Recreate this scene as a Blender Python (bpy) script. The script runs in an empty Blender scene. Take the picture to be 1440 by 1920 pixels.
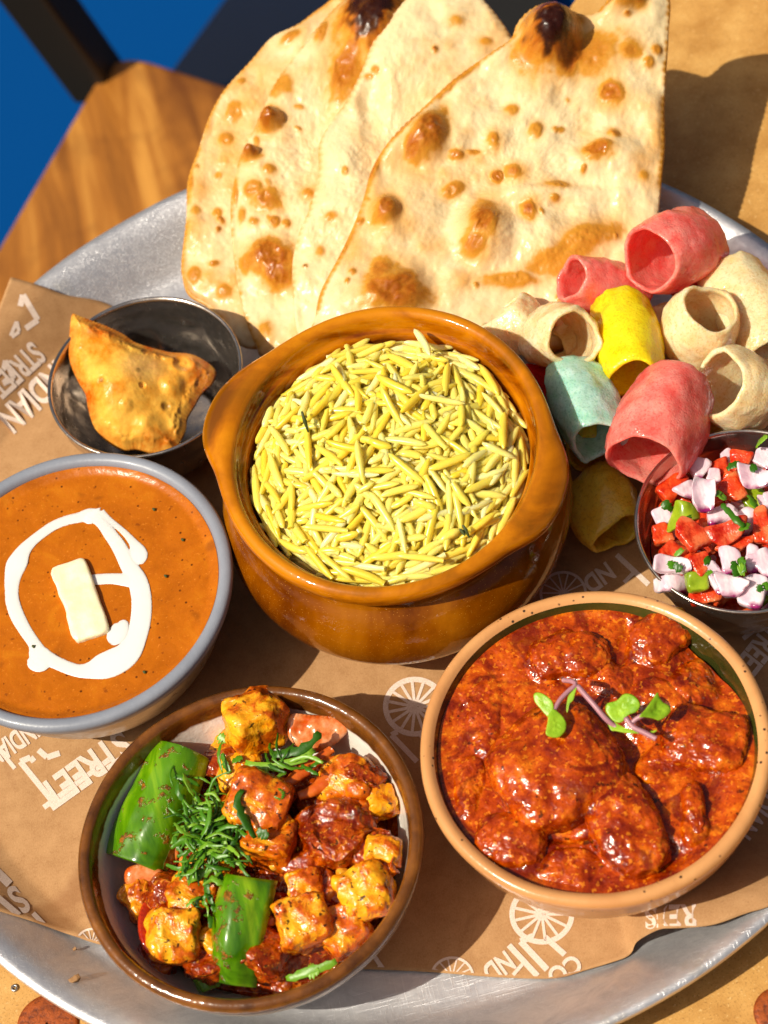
import bpy, math, random
import numpy as np
from mathutils import Vector, Matrix

# ------------------------------------------------------------------ camera
W, H = 1440, 1920
EL = math.radians(56.47); F = 4000.0; ROLL = math.radians(-14.8); DIST = .878
fw = np.array([0, math.cos(EL), -math.sin(EL)])
up0 = np.array([0, math.sin(EL), math.cos(EL)]); rt0 = np.array([1., 0, 0])
rt = rt0*math.cos(ROLL) + up0*math.sin(ROLL)
up = up0*math.cos(ROLL) - rt0*math.sin(ROLL)
CAM = np.array([.0065, .0286, 0]) - fw*DIST

sc = bpy.context.scene
COL = sc.collection
cd = bpy.data.cameras.new('camera'); cam = bpy.data.objects.new('camera', cd); COL.objects.link(cam)
m = Matrix.Identity(4)
for i in range(3):
    m[i][0] = rt[i]; m[i][1] = up[i]; m[i][2] = -fw[i]; m[i][3] = CAM[i]
cam.matrix_world = m
cd.sensor_fit = 'HORIZONTAL'; cd.sensor_width = 36; cd.lens = F/W*36
cd.clip_start = .02; cd.clip_end = 60
cd.dof.use_dof = True; cd.dof.focus_distance = .805; cd.dof.aperture_fstop = 16
sc.camera = cam

# ------------------------------------------------------------------ light
SUN_AZ, SUN_EL = math.radians(198), math.radians(52)
world = bpy.data.worlds.new('World'); sc.world = world; world.use_nodes = True
wn = world.node_tree; wn.nodes.clear()
sky = wn.nodes.new('ShaderNodeTexSky'); sky.sky_type = 'NISHITA'; sky.sun_disc = False
sky.air_density = 1.; sky.dust_density = 8.; sky.ozone_density = .2
sky.sun_elevation = SUN_EL
sky.sun_rotation = math.atan2(math.cos(SUN_AZ), math.sin(SUN_AZ))
bg = wn.nodes.new('ShaderNodeBackground'); bg.inputs[1].default_value = .06
wo = wn.nodes.new('ShaderNodeOutputWorld')
wn.links.new(sky.outputs[0], bg.inputs[0]); wn.links.new(bg.outputs[0], wo.inputs[0])
sl = bpy.data.lights.new('sun', 'SUN'); sl.energy = 5.; sl.angle = math.radians(.55); sl.color = (1, .935, .77)
so = bpy.data.objects.new('sun', sl); COL.objects.link(so)
sd = Vector((math.cos(SUN_AZ)*math.cos(SUN_EL), math.sin(SUN_AZ)*math.cos(SUN_EL), math.sin(SUN_EL)))
so.rotation_euler = sd.to_track_quat('Z', 'Y').to_euler(); so.location = sd*3
sc.view_settings.view_transform = 'Standard'; sc.view_settings.look = 'None'
sc.view_settings.exposure = -.02; sc.view_settings.gamma = 1
sc.render.engine = 'CYCLES'
sc.cycles.use_denoising = True
sc.cycles.max_bounces = 8; sc.cycles.caustics_reflective = False; sc.cycles.caustics_refractive = False
sc.cycles.sample_clamp_indirect = 6

# ------------------------------------------------------------------ helpers
rng = np.random.default_rng(7)
random.seed(7)

def ray(px, py):
    d = fw + rt*(px-W/2)/F - up*(py-H/2)/F
    return d
def V(px, py, z=0.):
    d = ray(px, py); return CAM + d*((z-CAM[2])/d[2])
def VP(px, py, a, b, c=0.):
    """point of the sight line on the sloping plane z = a + b*y + c*x"""
    d = ray(px, py)
    t = (a + b*CAM[1] + c*CAM[0] - CAM[2])/(d[2]-b*d[1]-c*d[0])
    return CAM + d*t
PX = .000213   # metres per photo pixel on the tray floor, roughly

def srgb(r, g, b, k=1.):
    f = lambda c: (c/12.92 if c <= .04045 else ((c+.055)/1.055)**2.4)
    return tuple(k*f(v/255) for v in (r, g, b))

def _hash(ix, iy, iz, s):
    h = (ix*374761393 + iy*668265263 + iz*2147483647 + s*1274126177) & 0xffffffff
    h = ((h ^ (h >> 13))*1274126177) & 0xffffffff
    h = ((h ^ (h >> 15))*2246822519) & 0xffffffff
    return ((h ^ (h >> 16)) & 0xffffff)/float(0xffffff)
def vnoise(p, s=0):
    p = np.asarray(p, float); i = np.floor(p).astype(np.int64); f = p-i
    f = f*f*f*(f*(f*6-15)+10); out = 0
    for dx in (0, 1):
        for dy in (0, 1):
            for dz in (0, 1):
                w = (f[:, 0] if dx else 1-f[:, 0])*(f[:, 1] if dy else 1-f[:, 1])*(f[:, 2] if dz else 1-f[:, 2])
                out = out + w*_hash(i[:, 0]+dx, i[:, 1]+dy, i[:, 2]+dz, s)
    return out*2-1
def fbm(p, scale, oct=4, s=0, gain=.5):
    a, t, o = 1., 0., 0.
    p = np.asarray(p, float)*scale
    for k in range(oct):
        o = o + a*vnoise(p*2.03**k + 17.3*k, s+k); t += a; a *= gain
    return o/t

def smooth01(x): x = np.clip(x, 0, 1); return x*x*(3-2*x)

def tag(o, label=None, cat=None, group=None, kind=None):
    for k, v in (('label', label), ('category', cat), ('group', group), ('kind', kind)):
        if v: o[k] = v
    return o
def empty(name, loc):
    o = bpy.data.objects.new(name, None); COL.objects.link(o); o.location = loc
    o.empty_display_size = .01
    return o
def make_mesh(name, v, faces, col=None, smooth=True):
    me = bpy.data.meshes.new(name)
    v = np.asarray(v, float)
    if isinstance(faces, np.ndarray):
        n, k = faces.shape
        me.vertices.add(len(v)); me.vertices.foreach_set('co', v.ravel())
        me.loops.add(n*k); me.loops.foreach_set('vertex_index', faces.ravel().astype(np.int32))
        me.polygons.add(n); me.polygons.foreach_set('loop_start', np.arange(0, n*k, k, dtype=np.int32))
        me.update(calc_edges=True)
    else:
        me.from_pydata([tuple(x) for x in v], [], [tuple(int(i) for i in f) for f in faces])
    me.validate()
    if smooth:
        me.polygons.foreach_set('use_smooth', np.ones(len(me.polygons), bool))
    if col is not None:
        a = me.color_attributes.new('Col', 'FLOAT_COLOR', 'POINT')
        c4 = np.ones((len(v), 4)); c4[:, :3] = col
        a.data.foreach_set('color', c4.ravel())
    me.update()
    return me
def root_loc(o):
    p = np.zeros(3)
    while o is not None:
        p += np.array(o.location); o = o.parent
    return p
def obj(name, v, faces, mat, parent=None, col=None, smooth=True, loc=None):
    """links ONE mesh object; v is in world space"""
    v = np.asarray(v, float)
    if parent is not None:
        base = root_loc(parent)
        me = make_mesh(name, v-base, faces, col, smooth)
        o = bpy.data.objects.new(name, me); o.parent = parent
    else:
        if loc is None:
            loc = np.array([(v[:, 0].min()+v[:, 0].max())/2, (v[:, 1].min()+v[:, 1].max())/2, v[:, 2].min()])
        me = make_mesh(name, v-loc, faces, col, smooth)
        o = bpy.data.objects.new(name, me); o.location = loc
    for mm in (mat if isinstance(mat, (list, tuple)) else [mat]): me.materials.append(mm)
    COL.objects.link(o)
    return o

def spline(pts, n, closed=False):
    """Catmull-Rom resample, even in arc length"""
    P = np.asarray(pts, float)
    if closed: P = np.vstack([P[-1], P, P[0], P[1]])
    else: P = np.vstack([2*P[0]-P[1], P, 2*P[-1]-P[-2]])
    out = []
    for i in range(1, len(P)-2):
        t = np.linspace(0, 1, 24, endpoint=False)[:, None]
        p0, p1, p2, p3 = P[i-1], P[i], P[i+1], P[i+2]
        out.append(.5*((2*p1)+(-p0+p2)*t+(2*p0-5*p1+4*p2-p3)*t**2+(-p0+3*p1-3*p2+p3)*t**3))
    out = np.vstack(out+[P[-2][None]])
    d = np.r_[0, np.cumsum(np.linalg.norm(np.diff(out[:, :2], axis=0), axis=1)+1e-12)]
    s = np.linspace(0, d[-1], n, endpoint=not closed)
    return np.stack([np.interp(s, d, out[:, k]) for k in range(P.shape[1])], -1)

def grid_faces(nu, nv, wrap_u=False, wrap_v=False):
    a = []
    U = nu if wrap_u else nu-1; Vn = nv if wrap_v else nv-1
    i, j = np.meshgrid(np.arange(U), np.arange(Vn), indexing='ij')
    i = i.ravel(); j = j.ravel(); i2 = (i+1) % nu; j2 = (j+1) % nv
    return np.stack([i*nv+j, i2*nv+j, i2*nv+j2, i*nv+j2], -1)

def lathe(profile, n=160, c=(0, 0, 0), rmod=None, zmod=None):
    """profile: (k,2) r,z from the outside bottom over the rim to the inside bottom"""
    pr = np.asarray(profile, float); th = np.linspace(0, 2*np.pi, n, endpoint=False)
    T, R = np.meshgrid(th, pr[:, 0], indexing='ij'); Z = np.meshgrid(th, pr[:, 1], indexing='ij')[1]
    if rmod is not None: R = R + rmod(T, R, Z)
    if zmod is not None: Z = Z + zmod(T, R, Z)
    v = np.stack([c[0]+R*np.cos(T), c[1]+R*np.sin(T), c[2]+Z], -1).reshape(-1, 3)
    return v, grid_faces(n, len(pr), wrap_u=True)

def disc(rfun, zfun, c, nr=80, nt=220):
    """filled disc; rfun(theta) outline, zfun(x,y) height"""
    th = np.linspace(0, 2*np.pi, nt, endpoint=False); s = np.linspace(0.004, 1, nr)
    T, S = np.meshgrid(th, s, indexing='ij')
    R = rfun(T)*S
    x = R*np.cos(T); y = R*np.sin(T)
    v = np.stack([c[0]+x.ravel(), c[1]+y.ravel(), zfun(x.ravel(), y.ravel())], -1)
    f = grid_faces(nt, nr, wrap_u=True)
    return v, f

def sbox(k=10, n=5.):
    """rounded box from -1..1 : cube grid pushed to a superellipsoid"""
    vs, fs = [], []
    t = np.linspace(-1, 1, k+1); t = np.sign(t)*np.abs(t)**.8
    A, B = np.meshgrid(t, t, indexing='ij')
    for ax in range(3):
        for sg in (-1, 1):
            p = np.zeros((k+1, k+1, 3)); p[..., ax] = sg
            p[..., (ax+1) % 3] = A; p[..., (ax+2) % 3] = B
            f = grid_faces(k+1, k+1)
            if sg < 0: f = f[:, ::-1]
            fs.append(f + sum(len(q) for q in vs)); vs.append(p.reshape(-1, 3))
    v = np.vstack(vs); f = np.vstack(fs)
    key = np.round(v, 5); _, idx, inv = np.unique(key, axis=0, return_index=True, return_inverse=True)
    v = v[idx]; f = inv.reshape(-1)[f]
    v = v/((np.abs(v)**n).sum(1)**(1/n))[:, None]
    return v, f

def rot(yaw=0, pitch=0, roll=0):
    return np.array(Matrix.Rotation(math.radians(yaw), 3, 'Z') @ Matrix.Rotation(math.radians(pitch), 3, 'Y') @ Matrix.Rotation(math.radians(roll), 3, 'X'))

def tube_path(P, R, nseg=10, cap=True, flat=1.):
    """tube round a polyline with a radius per point; flat squeezes it in z"""
    P = np.asarray(P, float); R = np.asarray(R, float); n = len(P)
    T = np.gradient(P, axis=0); T /= np.linalg.norm(T, axis=1)[:, None]+1e-12
    ref = np.array([0, 0, 1.]); out = []
    for i in range(n):
        a = np.cross(ref, T[i])
        if np.linalg.norm(a) < 1e-3: a = np.cross(np.array([1., 0, 0]), T[i])
        a /= np.linalg.norm(a); b = np.cross(T[i], a)
        th = np.linspace(0, 2*np.pi, nseg, endpoint=False)
        out.append(P[i]+R[i]*(np.cos(th)[:, None]*a+flat*np.sin(th)[:, None]*b))
    v = np.vstack(out); f = [list(x) for x in grid_faces(n, nseg, wrap_v=True)[:, ::-1]]
    if cap:
        f.append(list(range(nseg))); f.append([(n-1)*nseg+k for k in range(nseg)][::-1])
    return v, f

def join(parts):
    vs, fs, k = [], [], 0
    for v, f in parts:
        vs.append(v); fs += [[int(i)+k for i in q] for q in f]; k += len(v)
    return np.vstack(vs), fs

# ------------------------------------------------------------------ materials
class M:
    def __init__(s, name):
        s.m = bpy.data.materials.new(name); s.m.use_nodes = True; s.t = s.m.node_tree
        s.b = s.t.nodes['Principled BSDF']; s.co = s.t.nodes.new('ShaderNodeTexCoord').outputs['Object']
        s.nrm = None
    def n(s, typ, **kw):
        nd = s.t.nodes.new(typ)
        for k, v in kw.items(): setattr(nd, k, v)
        return nd
    def L(s, a, b): s.t.links.new(a, b)
    def map(s, scale): 
        nd = s.n('ShaderNodeMapping'); nd.inputs['Scale'].default_value = scale; s.L(s.co, nd.inputs[0]); return nd.outputs[0]
    def noise(s, scale, detail=4, rough=.55, dist=0, co=None):
        nd = s.n('ShaderNodeTexNoise'); nd.inputs['Scale'].default_value = scale
        nd.inputs['Detail'].default_value = detail; nd.inputs['Roughness'].default_value = rough; nd.inputs['Distortion'].default_value = dist
        s.L(co if co is not None else s.co, nd.inputs['Vector']); return nd.outputs['Fac']
    def voro(s, scale, feature='F1', rand=1, co=None):
        nd = s.n('ShaderNodeTexVoronoi', feature=feature); nd.inputs['Scale'].default_value = scale
        nd.inputs['Randomness'].default_value = rand
        s.L(co if co is not None else s.co, nd.inputs['Vector']); return nd.outputs['Distance']
    def ramp(s, fac, stops, interp='LINEAR'):
        nd = s.n('ShaderNodeValToRGB'); cr = nd.color_ramp; cr.interpolation = interp
        while len(cr.elements) < len(stops): cr.elements.new(.5)
        for e, (p, c) in zip(cr.elements, stops):
            e.position = p; e.color = (c, c, c, 1) if isinstance(c, (int, float)) else (*c, 1)
        s.L(fac, nd.inputs[0]); return nd.outputs[0]
    def mix(s, fac, a, b, mode='MIX'):
        nd = s.n('ShaderNodeMix', data_type='RGBA', blend_type=mode)
        for k, v in ((0, fac), (6, a), (7, b)):
            if isinstance(v, (int, float)): nd.inputs[k].default_value = v
            elif isinstance(v, tuple): nd.inputs[k].default_value = (*v, 1)
            else: s.L(v, nd.inputs[k])
        return nd.outputs[2]
    def math(s, op, a, b=0., c=None):
        nd = s.n('ShaderNodeMath', operation=op)
        for k, v in enumerate((a, b) if c is None else (a, b, c)):
            if isinstance(v, (int, float)): nd.inputs[k].default_value = v
            else: s.L(v, nd.inputs[k])
        return nd.outputs[0]
    def attr(s, name='Col'):
        nd = s.n('ShaderNodeAttribute', attribute_name=name); return nd.outputs['Color']
    def rand(s): return s.n('ShaderNodeObjectInfo').outputs['Random']
    def bump(s, h, dist, strength=1.):
        nd = s.n('ShaderNodeBump'); nd.inputs['Distance'].default_value = dist; nd.inputs['Strength'].default_value = strength
        s.L(h, nd.inputs['Height'])
        if s.nrm is not None: s.L(s.nrm, nd.inputs['Normal'])
        s.nrm = nd.outputs[0]; s.L(s.nrm, s.b.inputs['Normal'])
        if 'Coat Normal' in s.b.inputs: s.L(s.nrm, s.b.inputs['Coat Normal'])
    def set(s, **kw):
        names = dict(base='Base Color', rough='Roughness', metal='Metallic', coat='Coat Weight', coatr='Coat Roughness',
                     sss='Subsurface Weight', sssr='Subsurface Radius', ssss='Subsurface Scale', spec='Specular IOR Level', trans='Transmission Weight',
                     ior='IOR', aniso='Anisotropic', sheen='Sheen Weight', alpha='Alpha')
        for k, v in kw.items():
            i = s.b.inputs[names[k]]
            if isinstance(v, (int, float)): i.default_value = v
            elif isinstance(v, tuple): i.default_value = (*v, 1) if len(v) == 3 and i.type == 'RGBA' else v
            else: s.L(v, i)
        return s

def mat_aluminium():
    a = M('worn_aluminium')
    sc1 = a.noise(60, 6, .65, 1.5); sc2 = a.noise(900, 3, .6, co=a.map((1, .12, 1))); sc3 = a.noise(700, 3, .6, co=a.map((.1, 1, 1)))
    base = a.ramp(sc1, [(.3, srgb(196, 194, 198)), (.5, srgb(220, 218, 222)), (.7, srgb(236, 234, 236))])
    st = a.ramp(a.noise(26, 5, .6, .6), [(.60, 0.), (.72, 1.)])
    base = a.mix(a.math('MULTIPLY', st, .35), base, srgb(180, 165, 120))
    r = a.ramp(sc1, [(.3, .55), (.7, .36)])
    s1 = a.ramp(a.noise(2400, 2, .5, co=a.map((1, .03, 1))), [(.60, 0.), (.68, 1.)]); s2 = a.ramp(a.noise(2000, 2, .5, .3, co=a.map((.03, 1, 1))), [(.61, 0.), (.69, 1.)])
    scr = a.math('MAXIMUM', s1, s2); blot = a.ramp(a.noise(140, 5, .7, 1.), [(.40, 0.), (.62, 1.)])
    base = a.mix(a.math('MULTIPLY', scr, .35), base, srgb(250, 250, 252)); base = a.mix(a.math('MULTIPLY', blot, .10), base, srgb(176, 176, 190))
    r = a.math('SUBTRACT', r, a.math('MULTIPLY', blot, .06))
    a.set(base=base, metal=.74, rough=r); a.bump(scr, .0001, .5)
    a.bump(a.math('ADD', sc2, sc3), .00012, .5); a.bump(a.noise(45, 3), .0006, .5)
    return a.m
def mat_steel(name='hammered_steel', rough=.15, c=(192, 182, 172)):
    a = M(name); a.set(base=srgb(*c), metal=.96, rough=a.ramp(a.noise(300, 4), [(.3, rough-.02), (.7, rough+.14)]))
    a.bump(a.noise(900, 3, co=a.map((1, 1, .1))), .00008, .4)
    return a.m
def mat_kraft():
    a = M('kraft_paper')
    n1 = a.noise(2600, 3, .7, co=a.map((1, .45, 1))); n2 = a.noise(120, 5, .6); n3 = a.noise(1500, 2, .6, co=a.map((.35, 1, 1)))
    b = a.ramp(n2, [(.3, srgb(158, 114, 72)), (.7, srgb(180, 136, 92))])
    b = a.mix(a.ramp(n1, [(.35, .0), (.75, .45)]), b, srgb(204, 162, 116))
    b = a.mix(a.ramp(n3, [(.58, 0.), (.75, .35)]), b, srgb(130, 82, 48))
    gr_ = a.ramp(a.noise(22, 4, .6, .8), [(.60, 0.), (.66, 1.)]); b = a.mix(a.math('MULTIPLY', gr_, .45), b, srgb(128, 78, 40))
    a.set(base=b, rough=a.math('SUBTRACT', .82, a.math('MULTIPLY', gr_, .3)), spec=.25); a.bump(n1, .0001, .6); a.bump(a.noise(30, 3), .0015, .5)
    return a.m
def mat_print():
    a = M('white_ink'); n = a.noise(2200, 3, .7)
    a.set(base=a.ramp(n, [(.3, srgb(206, 178, 158)), (.65, srgb(232, 214, 202))]), rough=.75, spec=.2); return a.m
def mat_simple(name, c, rough=.5, **kw):
    a = M(name); a.set(base=srgb(*c), rough=rough, **kw); return a.m
def mat_table():
    a = M('tan_speckled_laminate')
    n = a.noise(45, 6, .65); v = a.noise(1100, 3, .7)
    b = a.ramp(n, [(.3, srgb(172, 120, 56)), (.55, srgb(200, 150, 82)), (.75, srgb(214, 168, 100))])
    b = a.mix(a.ramp(v, [(.55, 0.), (.72, .75)]), b, srgb(120, 74, 26))
    b = a.mix(a.ramp(a.noise(700, 2), [(.62, 0.), (.72, .5)]), b, srgb(228, 192, 130))
    a.set(base=b, rough=.5, spec=.35); a.bump(v, .0003, .5); return a.m
def mat_wood():
    a = M('varnished_wood')
    co = a.map((1, .09, 1))
    n = a.noise(38, 6, .6, 1.2, co); n2 = a.noise(14, 4, .6, .5)
    b = a.ramp(n, [(.28, srgb(104, 58, 16)), (.5, srgb(158, 98, 34)), (.72, srgb(200, 140, 62))])
    b = a.mix(a.ramp(n2, [(.5, 0.), (.68, .6)]), b, srgb(96, 50, 14))
    a.set(base=b, rough=.4); return a.m
def mat_glaze(name, stops, rough=.12, speck=None, zramp=None, scale=18, coat=.6, stretch=(1, 1, .5), edge=None):
    a = M(name); n = a.noise(scale, 5, .6, .8, a.map(stretch))
    b = a.ramp(n, stops)
    if speck:
        s = a.ramp(a.voro(speck[0]), [(0., 1.), (.12, 1.), (.20, 0.)]); g = a.ramp(a.noise(speck[0]*.45, 2), [(.48, 0.), (.54, 1.)])
        b = a.mix(a.math('MULTIPLY', s, g), b, speck[1])
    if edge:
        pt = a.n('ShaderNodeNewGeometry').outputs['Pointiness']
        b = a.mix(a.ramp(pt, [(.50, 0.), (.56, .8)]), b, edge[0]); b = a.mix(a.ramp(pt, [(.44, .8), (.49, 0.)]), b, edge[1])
    a.set(base=b, rough=rough, coat=coat, coatr=.05, spec=.35); a.bump(a.noise(420, 2), .0002, .5)
    return a.m
def mat_paneer_bowl():
    a = M('white_and_brown_glaze')
    sep = a.n('ShaderNodeSeparateXYZ'); a.L(a.co, sep.inputs[0])
    z = a.math('ADD', sep.outputs[2], a.math('MULTIPLY', a.math('SUBTRACT', a.noise(120, 3), .5), .004))
    f = a.ramp(a.math('MULTIPLY', z, 20.), [(.765, 0.), (.785, 1.)])   # brown above 39 mm
    w = a.ramp(a.noise(40, 4), [(.35, srgb(228, 220, 208)), (.65, srgb(244, 240, 232))])
    br = a.ramp(a.noise(90, 5, .6), [(.3, srgb(74, 40, 12)), (.6, srgb(120, 70, 22)), (.8, srgb(146, 92, 36))])
    a.set(base=a.mix(f, w, br), rough=.2, coat=.5, coatr=.08); a.bump(a.noise(350, 3), .0004, .6); return a.m
def mat_attr(name, rough=.5, sss=0., sssr=(.004, .002, .001), bump=((600, .0003),), spec=.5, coat=0, var=None, roughr=None):
    a = M(name); b = a.attr()
    if var:
        b = a.mix(a.ramp(a.noise(var[0], 4, .65), [(.4, 0.), (.7, var[2])]), b, var[1])
    a.set(base=b, rough=rough, spec=spec, coat=coat)
    if roughr: a.set(rough=a.ramp(a.noise(roughr[0], 3), [(.4, roughr[1]), (.65, roughr[2])]))
    if sss: a.set(sss=sss, sssr=sssr, ssss=1.)
    for sc_, d in bump: a.bump(a.noise(sc_, 4, .6), d, .7)
    return a.m
def mat_sauce(name, stops, rough=.16, bump=((160, .0012), (700, .0005)), flecks=()):
    a = M(name); n = a.math('ADD', a.math('MULTIPLY', a.noise(75, 4, .6, .5), .65), a.math('MULTIPLY', a.noise(300, 4, .6), .35))
    b = a.ramp(n, stops)
    for (s, thr, c, k) in flecks:
        b = a.mix(a.ramp(a.noise(s, 2, .5), [(thr, 0.), (thr+.04, k)]), b, c)
    oil = a.ramp(a.noise(48, 4, .55, 1.6), [(.51, 0.), (.60, 1.)])
    b = a.mix(a.math('MULTIPLY', oil, .75), b, srgb(92, 10, 0))
    rg = a.ramp(a.noise(160, 3), [(.42, rough*.7), (.62, rough*2.)])
    a.set(base=b, rough=a.math('MULTIPLY', rg, a.math('SUBTRACT', 1., a.math('MULTIPLY', oil, .5))), spec=.45, coat=.25, coatr=.06)
    for sc_, d in bump: a.bump(a.noise(sc_, 3, .55), d, .8)
    return a.m
def mat_fryum(name, c1, c2, dark, sss=.65):
    a = M(name); n = a.noise(130, 4, .6)
    b = a.ramp(n, [(.3, c1), (.7, c2)])
    po = a.voro(900); b = a.mix(a.ramp(a.noise(900, 3, .6), [(.53, 0.), (.64, .38)]), b, dark)
    a.set(base=b, rough=.27, spec=.3, sss=sss, sssr=(.005, .0028, .0016), ssss=1.)
    a.set(coat=.4, coatr=.07)
    a.bump(a.ramp(po, [(.15, 0.), (.5, 1.)]), .0001, .8); a.bump(a.noise(130, 3), .0012, .6)
    tr = a.n('ShaderNodeBsdfTranslucent'); sat = a.n('ShaderNodeGamma'); sat.inputs[1].default_value = 1.25; a.L(b, sat.inputs[0]); a.L(sat.outputs[0], tr.inputs[0])
    mx = a.n('ShaderNodeMixShader'); mx.inputs[0].default_value = .2; out = a.t.nodes['Material Output']
    a.L(a.b.outputs[0], mx.inputs[1]); a.L(tr.outputs[0], mx.inputs[2]); a.L(mx.outputs[0], out.inputs['Surface'])
    return a.m

MAT = dict(
    alu=mat_aluminium(), steel=mat_steel(), steel_plain=mat_steel('brushed_steel', .28, (170, 165, 160)), kraft=mat_kraft(), ink=mat_print(),
    table=mat_table(), wood=mat_wood(),
    blue=mat_simple('blue_floor_paint', (0, 62, 124), .9, spec=.05), dark=mat_simple('dark_ground', (42, 40, 44), .8),
    black_metal=mat_simple('black_metal', (24, 22, 20), .5), rust=None,
)
def _rust():
    a = M('rusty_bolt'); n = a.noise(500, 5, .7)
    a.set(base=a.ramp(n, [(.35, srgb(96, 38, 8)), (.6, srgb(168, 78, 16)), (.75, srgb(60, 26, 10))]), rough=.55, metal=.2); a.bump(n, .0004, .8); return a.m
MAT['rust'] = _rust()
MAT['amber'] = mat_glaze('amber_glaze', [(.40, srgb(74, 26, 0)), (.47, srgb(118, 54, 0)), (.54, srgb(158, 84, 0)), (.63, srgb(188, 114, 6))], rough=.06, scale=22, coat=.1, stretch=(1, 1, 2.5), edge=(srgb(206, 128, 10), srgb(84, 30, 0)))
MAT['amber_body'] = mat_glaze('amber_body_glaze', [(.38, srgb(82, 32, 0)), (.5, srgb(128, 66, 0)), (.62, srgb(160, 94, 8))], rough=.06, speck=(1300, srgb(190, 130, 50)), scale=14, coat=.1)
MAT['enamel'] = mat_glaze('grey_enamel', [(.3, srgb(120, 124, 136)), (.7, srgb(140, 144, 156))], rough=.38, coat=.15)
MAT['terracotta'] = mat_glaze('speckled_terracotta', [(.3, srgb(188, 128, 76)), (.7, srgb(212, 154, 98))], rough=.24, speck=(300, srgb(60, 42, 30)), coat=.3)
MAT['green_glaze'] = mat_glaze('dark_green_glaze', [(.3, srgb(34, 36, 12)), (.7, srgb(66, 66, 24))], rough=.1)
MAT['paneer_bowl'] = mat_paneer_bowl()
MAT['naan'] = mat_attr('naan_bread', rough=.5, sss=.12, sssr=(.003, .0016, .0008), bump=((220, .0005), (900, .00012)), spec=.3, roughr=(300, .22, .5))
MAT['samosa'] = mat_attr('fried_pastry', rough=.38, sss=.1, bump=((200, .0003), (900, .00008)), spec=.3, var=(300, srgb(250, 200, 90), .4), roughr=(260, .2, .4))
print('materials ok')

# ------------------------------------------------------------------ setting: ground, table, chair
TZ = -.0045
def slab(poly, z0, z1, bevel=0):
    P = np.asarray(poly, float); n = len(P)
    rings = []
    c = P.mean(0)
    def inset(d):
        out = []
        for i in range(n):
            a = P[i]-P[i-1]; b = P[(i+1) % n]-P[i]
            na = np.array([-a[1], a[0]])/(np.linalg.norm(a)+1e-9); nb = np.array([-b[1], b[0]])/(np.linalg.norm(b)+1e-9)
            out.append(P[i]+(na+nb)*d/(1+na@nb))
        return np.array(out)
    for d, z in ((bevel, z0), (0, z0+bevel), (0, z1-bevel), (bevel*.3, z1-bevel*.3), (bevel, z1)):
        q = inset(d); rings.append(np.c_[q, np.full(n, z)])
    v = np.vstack(rings); f = []
    for k in range(len(rings)-1):
        for i in range(n):
            j = (i+1) % n; f.append([k*n+i, k*n+j, (k+1)*n+j, (k+1)*n+i])
    f.append(list(range(n))[::-1]); f.append([(len(rings)-1)*n+i for i in range(n)])
    return v, f
FZ = -.76
g = 6.
tag(obj('ground', np.array([(-g, -g, FZ), (g, -g, FZ), (g, g, FZ), (-g, g, FZ)]), [[0, 1, 2, 3]], MAT['dark'], smooth=False), kind='structure')
bl = [V(-500, 470, FZ+.004), V(1500, 470, FZ+.004), V(1500, -1600, FZ+.004), V(-900, -1600, FZ+.004)]
tag(obj('painted_floor', np.array(bl), [[0, 1, 2, 3]], MAT['blue'], smooth=False), kind='structure')

# table: left edge runs diagonally under the tray
a_, b_ = V(1075, 0, TZ)[:2], V(-60, 1720, TZ)[:2]
e_ = (a_-b_)/np.linalg.norm(a_-b_); nrm_ = np.array([e_[1], -e_[0]])
A0 = b_-e_*.45; A1 = a_+e_*.25
tb = empty('table', (*((A0+A1)/2+nrm_*.35), FZ))
v, f = slab([A0, A0+nrm_*.75, A1+nrm_*.75, A1], TZ-.03, TZ, .002)
ttop = obj('tabletop', v, f, MAT['table'], tb, smooth=False)
cc = (A0+A1)/2+nrm_*.35
v, f = lathe(spline([(.0, FZ+.005), (.03, FZ+.03), (.03, TZ-.06), (.1, TZ-.032)], 30), 24, (*cc, 0)); obj('pedestal', v, f, MAT['black_metal'], tb)
fp = V(935, 10, FZ+.03)[:2]
d_ = (fp-cc)/np.linalg.norm(fp-cc); n_ = np.array([-d_[1], d_[0]])
for s_, Ln in ((d_, np.linalg.norm(fp-cc)+.03), (-d_, .35), (n_, .35), (-n_, .35)):
    q_ = np.array([-s_[1], s_[0]])
    v, f = slab([cc-q_*.05, cc+s_*Ln-q_*.05, cc+s_*Ln+q_*.05, cc+q_*.05], FZ+.006, FZ+.04, .004); obj('added_dark_foot', v, f, MAT['black_metal'], tb, smooth=False)  # added black feet; the long one fills the dark patch past the table edge
tag(tb, 'tan speckled table with rusty bolt heads under the big aluminium tray', 'table')
for (px, py, r) in ((90, 1922, 54), (1462, 1898, 42)):
    c = V(px, py, TZ); v, f = lathe(spline([(r*PX*1.02, 0), (r*PX, .0008), (r*PX*.9, .0013), (r*PX*.5, .0016), (.0005, .0016)], 16), 48, c)
    obj('bolt_head', v, f, MAT['rust'], ttop)
c = V(28, 1853, TZ); v, f = lathe(spline([(.0016, 0), (.0014, .0007), (.0008, .0008), (.0004, .0003)], 10), 20, c); obj('screw', v, f, MAT['steel_plain'], ttop)

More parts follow.
